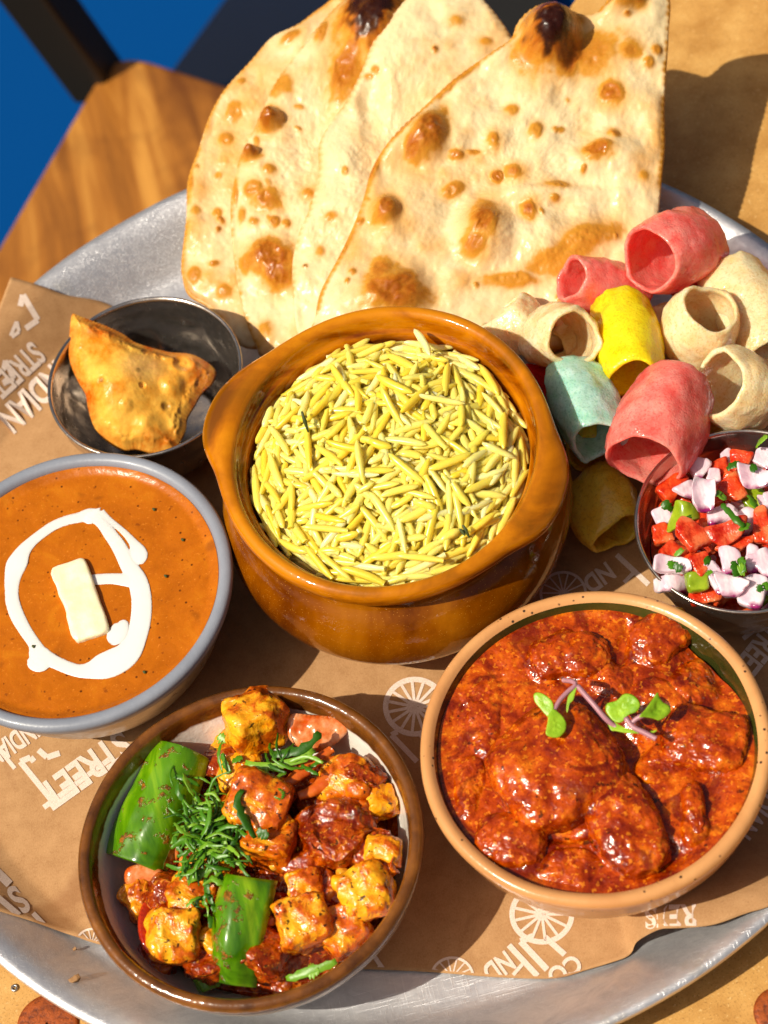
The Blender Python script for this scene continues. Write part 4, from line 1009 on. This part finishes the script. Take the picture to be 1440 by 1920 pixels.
# green peppers : curved thick shells
def mat_pepper():
    a = M('green_pepper'); st = a.noise(60, 4, .6, .6, a.map((1, .25, 1)))
    b = a.ramp(st, [(.34, srgb(48, 92, 0)), (.5, srgb(88, 136, 4)), (.66, srgb(146, 178, 24))])
    k = a.ramp(a.noise(150, 5, .65), [(.57, 0.), (.62, .9)]); b = a.mix(k, b, a.ramp(a.noise(700, 3), [(.4, srgb(96, 44, 4)), (.6, srgb(160, 92, 24))]))
    a.set(base=b, rough=.2, coat=.4, coatr=.06, sss=.1, sssr=(.001, .003, .0005), ssss=1.); a.bump(k, .0009, .6); a.bump(a.noise(200, 3, co=a.map((1, .3, 1))), .0005, .5); return a.m
MAT['pepper'] = mat_pepper()
def shell(name, top, bot, w0, w1, arch, th, lab, parent=None, seed=0, mat=None, zc=(.04, .03), dome=0.):
    """arched strip from photo point top to bot, w in metres, cross-section an arc"""
    A = V(*q8(*top), zc[0]); B = V(*q8(*bot), zc[1]); t = (B-A); L = np.linalg.norm(t); t /= L
    side = np.cross(t, [0, 0, 1]); side /= np.linalg.norm(side); nrm = np.cross(side, t)
    if nrm[2] < 0: nrm = -nrm
    nu, nv = 34, 40; vs = []
    u_ = np.linspace(0, 1, nu); v_ = np.linspace(-1, 1, nv)
    U, Vv = np.meshgrid(u_, v_, indexing='ij')
    wid = (w0+(w1-w0)*U)/2*(1-.10*(2*U-1)**4)
    ang = Vv*arch
    base = A+t*(L*U)[..., None]
    def surf(off):
        rad_ = wid/math.sin(min(arch, 1.5))
        x = (rad_+off)*np.sin(ang); h = (rad_+off)*np.cos(ang)-rad_*math.cos(arch)
        P = base+side*x[..., None]+nrm*(h+dome*np.sin(np.pi*U)**.7)[..., None]
        n_ = fbm(P.reshape(-1, 3)+seed, 60, 3, 210).reshape(nu, nv); n2 = np.cos(Vv*5+seed+1.2*U)*.0006+np.cos(Vv*14+seed*2)*.00015
        return P+nrm*(.0016*n_+n2)[..., None]
    T_ = surf(0.).reshape(-1, 3); I_ = surf(-th).reshape(-1, 3)
    f1 = grid_faces(nu, nv); f2 = f1[:, ::-1]+len(T_)
    bd = [i*nv for i in range(nu)]+[(nu-1)*nv+j for j in range(1, nv)]+[i*nv+nv-1 for i in range(nu-2, -1, -1)]+[j for j in range(nv-2, 0, -1)]
    fs = [list(q) for q in f1]+[list(q) for q in f2]
    for i in range(len(bd)):
        a, b = bd[i], bd[(i+1) % len(bd)]; fs.append([b, a, a+len(T_), b+len(T_)])
    o = obj(name, np.vstack([T_, I_]), fs, mat or MAT['pepper'])
    bm_ = o.modifiers.new('bevel', 'BEVEL'); bm_.width = .0004; bm_.segments = 2; bm_.limit_method = 'ANGLE'
    return tag(o, lab, 'pepper', 'green pepper pieces in the paneer bowl')
shell('pepper_piece', (458, 300), (272, 745), .0250, .0280, 1.25, .0026, 'large ridged green pepper piece against the left side of the bowl', zc=(.0370, .0290), seed=1)
shell('pepper_piece', (725, 790), (665, 1205), .0225, .0170, 1.35, .0026, 'domed shiny green pepper piece at the front middle of the bowl', zc=(.0370, .0225), seed=5, dome=.007)
shell('pepper_piece', (540, 1150), (565, 1225), .0105, .0090, 1.1, .0022, 'small green pepper scrap at the front rim', zc=(.0245, .0215), seed=9)
ONI = M('cooked_onion'); ONI.set(base=ONI.ramp(ONI.noise(160, 4), [(.38, srgb(196, 80, 14)), (.5, srgb(212, 124, 66)), (.62, srgb(224, 158, 116))]), rough=.2, sss=.12, sssr=(.004, .002, .001), ssss=1.); ONI.bump(ONI.noise(260, 3), .0006, .6)
v, f, _ = sheet([q8(*p) for p in ((862, 190), (880, 160), (960, 165), (1050, 172), (1105, 188), (1098, 225), (1060, 268), (1010, 300), (950, 315), (900, 290), (865, 250))], (V(*q8(980, 230), .0385)[2]-.5*V(*q8(980, 230), .0385)[1], .5, 0), n=120, rings=30, thick=.0018, wedge=.003, top=lambda q, P, d: .0015*fbm(np.c_[q, q[:, 0]*0], .03, 3, 5), c=q8(975, 230))
tag(obj('onion_wedge', v, f, ONI.m), 'translucent pink onion wedge at the back right of the bowl', 'onion')
CAR = M('orange_strip'); CAR.set(base=CAR.ramp(CAR.noise(200, 4), [(.3, srgb(186, 70, 14)), (.7, srgb(216, 112, 36))]), rough=.25, sss=.2, sssr=(.003, .001, .0005), ssss=1.); CAR.bump(CAR.noise(300, 3), .0005, .6)
for pts, lab in ((((830, 452), (900, 400), (970, 345), (1035, 300)), 'upper curved orange strip leaning under the pink onion wedge'), (((905, 480), (965, 455), (1020, 410), (1060, 352)), 'lower curved orange strip beside the right paneer cube')):
    P = spline([V(*q8(*p), .0400) for p in pts], 24); v, f = tube_path(P, np.r_[np.linspace(.0018, .0029, 12), np.linspace(.0029, .0016, 12)], 12, flat=.8); v += .0005*np.stack([fbm(v, 200, 2, s) for s in (1, 2, 3)], -1)
    tag(obj('vegetable_strip', v, f, CAR.m), lab, 'vegetable', 'orange strips in the paneer bowl')
RED = M('tomato_skin'); RED.set(base=RED.ramp(RED.noise(160, 3), [(.3, srgb(150, 26, 6)), (.7, srgb(196, 56, 14))]), rough=.14, coat=.4, sss=.15, sssr=(.004, .001, .0005), ssss=1.)
v, f, _ = sheet([q8(*p) for p in ((330, 862), (305, 890), (288, 940), (290, 1010), (310, 1070), (350, 1100), (362, 1060), (345, 990), (345, 920))], (V(*q8(320, 980), .033)[2]+.9*V(*q8(320, 980), .033)[0], 0, -.9), n=90, rings=20, thick=.0016, wedge=.003, c=q8(320, 980))
tag(obj('tomato_skin', v, f, RED.m), 'curved red tomato skin beside the lower left paneer cube', 'tomato')
v, f, _ = sheet([q8(*p) for p in ((240, 760), (300, 740), (370, 755), (385, 790), (340, 830), (280, 840), (235, 820))], (V(*q8(310, 790), .031)[2]-.6*V(*q8(310, 790), .031)[1], .6, 0), n=90, rings=20, thick=.0022, wedge=.003, c=q8(310, 790))
tag(obj('onion_wedge', v, f, ONI.m), 'onion piece under the lower end of the large green pepper', 'onion')

# coriander
COR = M('coriander'); COR.set(base=COR.ramp(COR.rand(), [(0., srgb(36, 80, 0)), (.6, srgb(68, 122, 6)), (1., srgb(120, 164, 36))]), rough=.4, sss=.1, sssr=(.001, .003, .0005), ssss=1.); COR.bump(COR.noise(600, 2), .0003, .5)
def ribbon(parent, pts, w, name='leaf_strip'):
    """thin chopped-leaf strip: ragged edges, folded along its midrib"""
    n = 13; P = spline(pts, n); k = np.linspace(0, 1, n); wv = w*1.5*(np.clip(np.sin(np.pi*(k*.86+.07)), 0, 1)**.45)
    sd = int(abs(P[0, 0]*1e6)) % 9973; r = np.random.default_rng(sd)
    T = np.gradient(P, axis=0); T /= np.linalg.norm(T, axis=1)[:, None]+1e-9
    side = np.cross(T, np.array([r.uniform(-.6, .6), r.uniform(-.6, .6), 1.])); side /= np.linalg.norm(side, axis=1)[:, None]+1e-9
    nn = np.cross(side, T); fold = r.uniform(.15, .5)
    jl, jr = r.uniform(.55, 1.25, n), r.uniform(.55, 1.25, n)
    vl = P-side*(wv*jl)[:, None]+nn*(wv*fold)[:, None]; vr = P+side*(wv*jr)[:, None]+nn*(wv*fold*.8)[:, None]
    v = np.stack([vl, P, vr], 1).reshape(-1, 3); f = grid_faces(n, 3)
    o = obj(name, v, f, COR.m, parent); sm_ = o.modifiers.new('thickness', 'SOLIDIFY'); sm_.thickness = .00016
    return o
def cori(lab, c, rx, ry, z, n, seed, extra=(), L=(.006, .0135), wid=(.00025, .00075)):
    r = np.random.default_rng(seed); e = empty('coriander', V(*q8(*c), z-.004)); tag(e, lab, 'coriander', 'chopped coriander on the paneer')
    for i in range(n):
        x, y = c[0]+r.normal(0, rx), c[1]+r.normal(0, ry); A = V(*q8(x, y), z+r.uniform(-.002, .003)-.35*abs(y-c[1])*1e-5)
        yaw = r.uniform(0, 6.28); l_ = r.uniform(*L); d = np.array([math.cos(yaw), math.sin(yaw), r.uniform(-.4, .4)])*l_
        mid = A+d*.5+np.array([-d[1], d[0], 0])*r.uniform(-.25, .25)+np.array([0, 0, r.uniform(.0003, .0018)])
        ribbon(e, [A, mid, A+d], r.uniform(*wid))
    for pts, w in extra: ribbon(e, [V(*q8(x, y), zz_) for x, y, zz_ in pts], w)
cori('dense pile of shredded coriander at the centre of the paneer bowl', (570, 610), 62, 78, .0425, 190, 3, [(((440, 800, .038), (510, 785, .040), (580, 760, .041)), .0013), (((585, 760, .041), (605, 805, .039), (620, 850, .036)), .0009)])
cori('coriander shreds lying below the pink onion wedge', (860, 365), 52, 18, .0435, 14, 5, [(((700, 350, .043), (800, 365, .044), (920, 335, .0445), (965, 300, .045)), .0012), (((810, 320, .044), (900, 305, .045), (960, 270, .0455), (985, 232, .046)), .0014), (((640, 390, .041), (625, 350, .042), (610, 315, .042)), .0010), (((650, 350, .042), (690, 330, .0425)), .0012)])
cori('single bent coriander strip on the central paneer cube', (700, 560), 1, 1, .0510, 0, 7, [(((690, 455, .0530), (668, 500, .0525), (700, 580, .0510), (738, 640, .0490)), .0013), (((745, 610, .049), (790, 635, .048)), .0014), (((820, 452, .050), (838, 492, .049)), .0015)])
cori('small coriander sprig below the central pile', (550, 890), 14, 30, .0400, 9, 9, [(((545, 800, .041), (560, 860, .040), (575, 900, .039)), .0010)], L=(.003, .007))
cori('coriander leaf stuck to the front rim', (950, 1150), 1, 1, .0330, 0, 11, [(((858, 1185, .0310), (930, 1165, .0330), (1000, 1135, .0345), (1050, 1112, .0355)), .0013), (((940, 1165, .033), (985, 1150, .034)), .0018)])
cori('tiny coriander bits on the topmost paneer cube', (640, 230), 1, 1, .047, 0, 13, [(((595, 245, .0400), (628, 270, .0395)), .0014), (((680, 148, .0485), (694, 122, .0485)), .0013), (((680, 138, .0485), (700, 130, .0485)), .0010)])

# ------------------------------------------------------------------ fryums
def tube(name, lab, p0, p1, r, mat, seed, th=.0025, bulge=.16, nu=56, warp=.08, flat=.07, group='tube crisps heaped beside the rice pot'):
    p0 = np.asarray(p0, float); p1 = np.asarray(p1, float); ax = p1-p0; L = np.linalg.norm(ax); ax /= L
    a = np.cross(ax, [.13, .22, 1.]); a /= np.linalg.norm(a); b = np.cross(ax, a)
    prof = []
    for t in np.linspace(.03, .97, 26): prof.append((t, 1.))
    for g_ in np.linspace(0, math.pi, 7)[1:-1]: prof.append((.97+.06*math.sin(g_), 1-th/r*(1-math.cos(g_))/2))
    for t in np.linspace(.97, .03, 22): prof.append((t, 1-th/r))
    for g_ in np.linspace(0, math.pi, 7)[1:-1]: prof.append((.03-.06*math.sin(g_), 1-th/r*(1+math.cos(g_))/2))
    prof = np.array(prof); th_ = np.linspace(0, 2*np.pi, nu, endpoint=False)
    Tt, I_ = np.meshgrid(th_, np.arange(len(prof)), indexing='ij')
    t = prof[I_, 0]; k = prof[I_, 1]
    d = np.stack([np.cos(Tt)*1.3, np.sin(Tt)*1.3, t*1.7+seed*3.7], -1).reshape(-1, 3)
    wv = vnoise(d, seed).reshape(Tt.shape)*warp+vnoise(d*2.3+9, seed+1).reshape(Tt.shape)*warp*.45
    poly_ = flat*np.cos(3*Tt+seed)
    R = r*k*(1+bulge*(np.sin(np.pi*np.clip(t, 0, 1))-.6)+wv+poly_*.5)
    tw = t+.04*vnoise(np.stack([np.cos(Tt), np.sin(Tt), 0*Tt+seed], -1).reshape(-1, 3)*1.2, seed+5).reshape(Tt.shape)*(np.abs(t-.5)*2)
    P = p0+ax*(L*tw)[..., None]+a*(R*np.cos(Tt))[..., None]+b*(R*np.sin(Tt))[..., None]
    P = P.reshape(-1, 3); P += (.0005*fbm(P, 260, 3, seed)+.0007*np.clip(fbm(P, 150, 2, seed+3)-.15, 0, 1)*2)[:, None]*((P-(p0+p1)/2)/r)
    f = grid_faces(nu, len(prof), wrap_u=True, wrap_v=True)[:, ::-1]
    o = obj(name, P, f, mat); return tag(o, lab, 'crisp', group)
FM = dict(pink=mat_fryum('pink_crisp', srgb(255, 100, 90), srgb(255, 160, 146), srgb(244, 44, 40)), cream=mat_fryum('cream_crisp', srgb(246, 206, 144), srgb(255, 236, 196), srgb(222, 160, 84)),
          yellow=mat_fryum('yellow_crisp', srgb(246, 208, 0), srgb(255, 234, 40), srgb(216, 164, 0)), green=mat_fryum('green_crisp', srgb(160, 218, 192), srgb(212, 242, 230), srgb(100, 176, 148)),
          red=mat_fryum('red_crisp', srgb(206, 20, 24), srgb(226, 44, 40), srgb(150, 8, 14)), olive=mat_fryum('dull_yellow_crisp', srgb(238, 190, 44), srgb(250, 216, 84), srgb(186, 138, 24)))
def c5(x, y): return (x/2.461+880, y/2.461+380)
def FT(lab, e0, z0, e1, z1, r, m, seed, **k): return tube('tube_crisp', lab, V(*c5(*e0), z0), V(*c5(*e1), z1), r, FM[m], seed, **k)
FT('large pink tube crisp uppermost, open end facing left', (832, 262), .062, (1060, 185), .046, .0152, 'pink', 1, warp=.06)
FT('smaller pink tube crisp lying against the naan, open end facing left', (478, 352), .054, (760, 425), .034, .0108, 'pink', 2, warp=.06)
FT('cream tube crisp squeezed between naan and rice pot', (150, 500), .046, (275, 650), .036, .0125, 'cream', 3, warp=.06)
FT('cream tube crisp with wide hole facing right, touching the pot', (478, 625), .062, (350, 612), .040, .0128, 'cream', 4, warp=.06)
FT('bright yellow tube crisp seen from its side in the middle', (703, 480), .047, (768, 805), .051, .0128, 'yellow', 5, flat=.06, warp=.05)
FT('cream tube crisp with large round hole facing up, right of the yellow one', (1112, 490), .060, (1018, 660), .037, .0142, 'cream', 6, warp=.06)
FT('cream tube crisp at the right edge behind the round-holed one', (1195, 330), .040, (1400, 690), .036, .0140, 'cream', 7, warp=.06)
FT('tan cream tube crisp at the right with open end facing left', (1150, 835), .058, (1340, 890), .041, .0150, 'cream', 8, warp=.06)
FT('pale green tube crisp between the pot and the pink one', (470, 795), .046, (590, 1095), .049, .0125, 'green', 9, flat=.16, warp=.06)
FT('big pink tube crisp in front, open end facing down', (815, 1185), .052, (955, 860), .048, .0168, 'pink', 10, warp=.06)
FT('tan tube crisp underneath the pale green one', (560, 1160), .028, (600, 1010), .024, .0120, 'olive', 11)
FT('dull yellow tube crisp in shade on the paper by the steel cup', (545, 1300), .018, (690, 1520), .016, .0130, 'olive', 12, flat=.2)
FT('olive tube crisp showing between the front pink crisp and salad cup', (1120, 1010), .028, (1010, 900), .026, .0110, 'olive', 13)
FT('red tube crisp buried beneath the yellow one', (660, 830), .026, (800, 930), .024, .0115, 'red', 14)
FT('red tube crisp buried beside the rice pot', (320, 800), .024, (340, 980), .022, .0110, 'red', 15)
FT('red tube crisp hidden behind the large pink one at the rim', (1000, 420), .026, (1150, 300), .026, .0125, 'red', 16)
FT('cream tube crisp buried under the wide-holed cream one', (420, 700), .030, (600, 640), .028, .0110, 'cream', 17)
FT('cream tube crisp lying low under the yellow one', (860, 640), .022, (960, 560), .022, .0120, 'cream', 18)
FT('cream tube crisp lying low by the tray rim at the right', (1300, 760), .024, (1400, 600), .024, .0120, 'cream', 19)

# ------------------------------------------------------------------ chopped salad
sal = empty('salad', (*LC, .005)); tag(sal, 'chopped salad of red onion, tomato and green pepper in a steel cup', 'salad')
def mat_onion():
    a = M('raw_red_onion'); sep = a.n('ShaderNodeSeparateXYZ'); a.L(a.n('ShaderNodeTexCoord').outputs['Generated'], sep.inputs[0])
    w = a.ramp(a.noise(200, 3, co=a.map((1, .3, 1))), [(.34, srgb(218, 176, 192)), (.66, srgb(246, 234, 236))])
    k = a.ramp(a.math('ADD', sep.outputs[1], a.math('MULTIPLY', a.math('SUBTRACT', a.noise(160, 3), .5), .6)), [(.04, 1.), (.22, 0.)])
    b = a.mix(k, w, srgb(140, 24, 96)); a.set(base=b, rough=.16, sss=.35, sssr=(.004, .003, .003), ssss=1., spec=.5, coat=.3, coatr=.05); a.bump(a.noise(240, 3), .0006, .6); a.bump(a.noise(1100, 2), .00015, .6); return a.m
def mat_tomato():
    a = M('raw_tomato'); b = a.ramp(a.noise(130, 4, .6), [(.36, srgb(186, 28, 8)), (.5, srgb(214, 68, 24)), (.64, srgb(232, 122, 70))])
    b = a.mix(a.ramp(a.rand(), [(.2, 0.), (.9, .65)]), b, a.ramp(a.noise(260, 4), [(.4, srgb(164, 20, 8)), (.6, srgb(222, 92, 60))]))
    a.set(base=b, rough=.14, spec=.5, sss=.12, sssr=(.004, .0015, .0008), ssss=1.); a.bump(a.noise(320, 4), .0009, .7); a.bump(a.noise(1200, 3), .0003, .6); return a.m
MAT['onion'] = mat_onion(); MAT['tomato'] = mat_tomato()
PEP = M('raw_green_pepper'); PEP.set(base=PEP.ramp(PEP.noise(140, 3), [(.3, srgb(104, 130, 10)), (.7, srgb(160, 178, 40))]), rough=.18, sss=.25, sssr=(.002, .003, .0005), ssss=1.)
MAT['raw_pepper'] = PEP.m
def q4(x, y): return (x/4.966+1150, y/4.966+800)
sb8, sf8 = sbox(10, 5.)
def dice(kind, x, y, z, sx, sy, sz, yaw, pitch=0, roll=0, bend=0., seed=0):
    c = V(*q4(x, y), z); k = .98/4.966*PX
    v = sb8*np.array([sx*k, sy*k, sz*k])/2
    tp = np.random.default_rng(seed+int(x)).uniform(-.4, .4, 3)
    v[:, 0] *= 1+tp[0]*v[:, 1]/(sy*k/2); v[:, 1] *= 1+tp[1]*v[:, 0]/(sx*k/2)
    v[:, 2] += bend*(v[:, 0]**2)/(sx*k)*2
    v += .0016*np.stack([fbm(v+x, 130, 4, s) for s in (1, 2, 3)], -1)
    v = v@rot(yaw, pitch, roll).T
    nm, mt = {'o': ('onion_piece', 'onion'), 't': ('tomato_piece', 'tomato'), 'p': ('pepper_piece', 'raw_pepper')}[kind]
    me = make_mesh(nm, v, sf8); me.materials.append(MAT[mt]); o = bpy.data.objects.new(nm, me); COL.objects.link(o); o.parent = sal; o.location = c-np.array([*LC, .005])
sp = [('t', 560, 560, .044, 300, 170, 130, 30, 0, 15), ('o', 800, 370, .045, 190, 180, 90, 30, 0, 20), ('o', 935, 440, .044, 130, 130, 70, -20, 10, 10), ('o', 690, 590, .050, 170, 170, 60, 40, 10, 15), ('o', 845, 640, .0560, 190, 330, 55, -12, 8, 14, .6), ('t', 1190, 330, .048, 190, 220, 130, -25, 0, 12),
      ('t', 1110, 590, .050, 200, 260, 110, 20, 0, 12), ('o', 1330, 480, .055, 300, 190, 70, -22, 0, 14, .4), ('o', 1400, 280, .049, 170, 190, 70, -30, 0, 12), ('p', 660, 800, .049, 260, 200, 80, -10, 0, 20, -.8), ('o', 470, 850, .041, 170, 190, 90, 0, 0, 25), ('o', 1000, 830, .048, 260, 130, 100, 10, 0, 10), ('o', 1200, 880, .049, 220, 260, 90, -60, 0, 14, -.5),
      ('t', 720, 1010, .0555, 240, 330, 110, 36, 8, 14), ('t', 1060, 980, .0545, 360, 190, 110, 8, -6, 18), ('t', 1380, 920, .051, 160, 360, 110, -8, 0, 10), ('t', 1140, 1120, .050, 330, 120, 100, 14, 0, 12), ('t', 530, 1170, .0475, 230, 170, 130, 25, 0, 15), ('o', 560, 1300, .0495, 300, 150, 100, -24, 0, 16, .6), ('o', 1090, 1260, .0515, 180, 250, 80, -8, 0, 14), ('o', 1310, 1230, .050, 110, 260, 80, -20, 0, 14), ('t', 820, 1280, .0515, 200, 200, 120, 20, 5, 14),
      ('o', 960, 1400, .0500, 130, 290, 90, 14, 0, 14), ('p', 780, 1440, .0490, 200, 180, 150, -6, 6, 18), ('o', 540, 1460, .0440, 330, 150, 110, -24, 0, 14, -.6), ('o', 1100, 1500, .0480, 240, 190, 120, -20, 0, 16, .5), ('o', 1290, 1530, .0470, 230, 280, 110, -30, 0, 14), ('t', 870, 1590, .0430, 290, 140, 120, -12, 0, 16), ('o', 1400, 1270, .049, 180, 280, 80, 20, 0, 12), ('t', 450, 1010, .040, 180, 200, 130, 0, 0, 10), ('t', 820, 880, .044, 220, 200, 130, 10, 0, 8),
      ('t', 1000, 400, .0400, 160, 150, 110, 0, 0, 10), ('o', 1060, 270, .0400, 140, 130, 90, 40, 0, 12), ('t', 650, 1220, .044, 220, 180, 130, 50, 0, 0), ('o', 700, 1330, .044, 160, 130, 90, 60, 0, 0), ('p', 1330, 680, .045, 240, 260, 110, 30, 0, 10), ('t', 1000, 1560, .040, 200, 160, 120, 30, 0, 0), ('p', 1390, 1600, .0405, 180, 90, 70, 20, 0, 0), ('t', 960, 690, .046, 150, 120, 90, 0, 0, 0), ('o', 1420, 680, .048, 130, 110, 70, 0, 0, 10), ('t', 1500, 1100, .046, 220, 260, 120, 0, 0, 0), ('o', 1530, 700, .048, 220, 200, 90, 10, 0, 0), ('t', 1600, 500, .044, 220, 200, 110, 20, 0, 0), ('o', 1600, 950, .047, 220, 180, 90, 50, 0, 0), ('t', 1620, 1300, .043, 220, 200, 110, 20, 0, 0), ('o', 1520, 1480, .043, 220, 200, 100, 60, 0, 0), ('t', 1350, 380, .040, 200, 180, 110, 0, 0, 0)]
for i, s in enumerate(sp): dice(*s, seed=i)
r_ = np.random.default_rng(77)
for i in range(80):
    a, rad_ = r_.uniform(0, 6.28), .031*math.sqrt(r_.random()); p = np.array([LC[0]+rad_*math.cos(a), LC[1]+rad_*math.sin(a), r_.uniform(.030, .0385)+.008*(1-rad_/.031)])
    q = px_of(p[None])[0]; dice('ott'[i % 3], (q[0]-1150)*4.966, (q[1]-800)*4.966, p[2], *r_.uniform(110, 220, 2), 90, r_.uniform(0, 360), r_.uniform(-25, 25), r_.uniform(-25, 25), seed=i+60)
v, f = disc(lambda T: .0352+0*T, lambda x, y: .0255+.0035*fbm(np.c_[x, y, 0*x], 90, 3, 3), (*LC, 0), 30, 70)
obj('salad_juice', v, f, MAT['tomato'], sal)
for pts in (((470, 690, .050), (500, 740, .049), (540, 790, .047)), ((1060, 400, .055), (1120, 365, .056), (1180, 335, .056)), ((960, 600, .058), (1000, 650, .057), (1040, 640, .056)), ((1010, 720, .0585), (1080, 800, .059), (1150, 870, .060), (1220, 940, .059)), ((1170, 970, .059), (1230, 940, .059), (1270, 900, .058)), ((530, 1250, .055), (545, 1330, .055)), ((560, 1290, .0555), (640, 1330, .055)), ((1120, 1250, .057), (1130, 1330, .056), (1135, 1400, .055)), ((1180, 1220, .056), (1210, 1300, .056), (1170, 1380, .055)), ((1230, 1320, .056), (1160, 1340, .056)), ((870, 1380, .0555), (925, 1350, .0555)), ((840, 1240, .059), (900, 1270, .058)), ((1330, 200, .055), (1380, 140, .058), (1440, 90, .060)), ((1270, 400, .060), (1340, 385, .060)), ((1260, 640, .053), (1310, 720, .053), (1340, 780, .052)), ((1180, 440, .054), (1240, 400, .055)), ((700, 830, .054), (712, 875, .0545)), ((1350, 1540, .053), (1375, 1470, .054)), ((1400, 1450, .053), (1440, 1520, .052)), ((600, 1150, .056), (630, 1190, .056))):
    ribbon(sal, [V(*q4(x, y), z-.001) for x, y, z in (pts if len(pts) > 2 else (pts[0], tuple((np.array(pts[0])+pts[1])/2), pts[1]))], float(r_.uniform(.0009, .0016)), 'coriander_bit')

# ------------------------------------------------------------------ crumbs on the tray
CRB = mat_simple('crumb', (150, 110, 70), .8)
for (px, py, z, s, lab) in ((140, 1836, .012, (.0042, .0024, .0018), 'brown shell-like crumb on the near left rim of the tray'), (138, 1779, .003, (.0014, .0010, .0009), 'tiny pale crumb on the tray floor by the paper edge')):
    c = V(px, py, float(tray_z(np.hypot(*V(px, py, z)[:2])))+s[2]*.4); v = sb8*np.array(s)/2; v += .0006*np.stack([fbm(v, 500, 2, k) for k in (1, 2, 3)], -1)
    tag(obj('crumb', v@rot(20).T+c, sf8, CRB), lab, 'crumb', 'crumbs on the tray')
print('all ok')
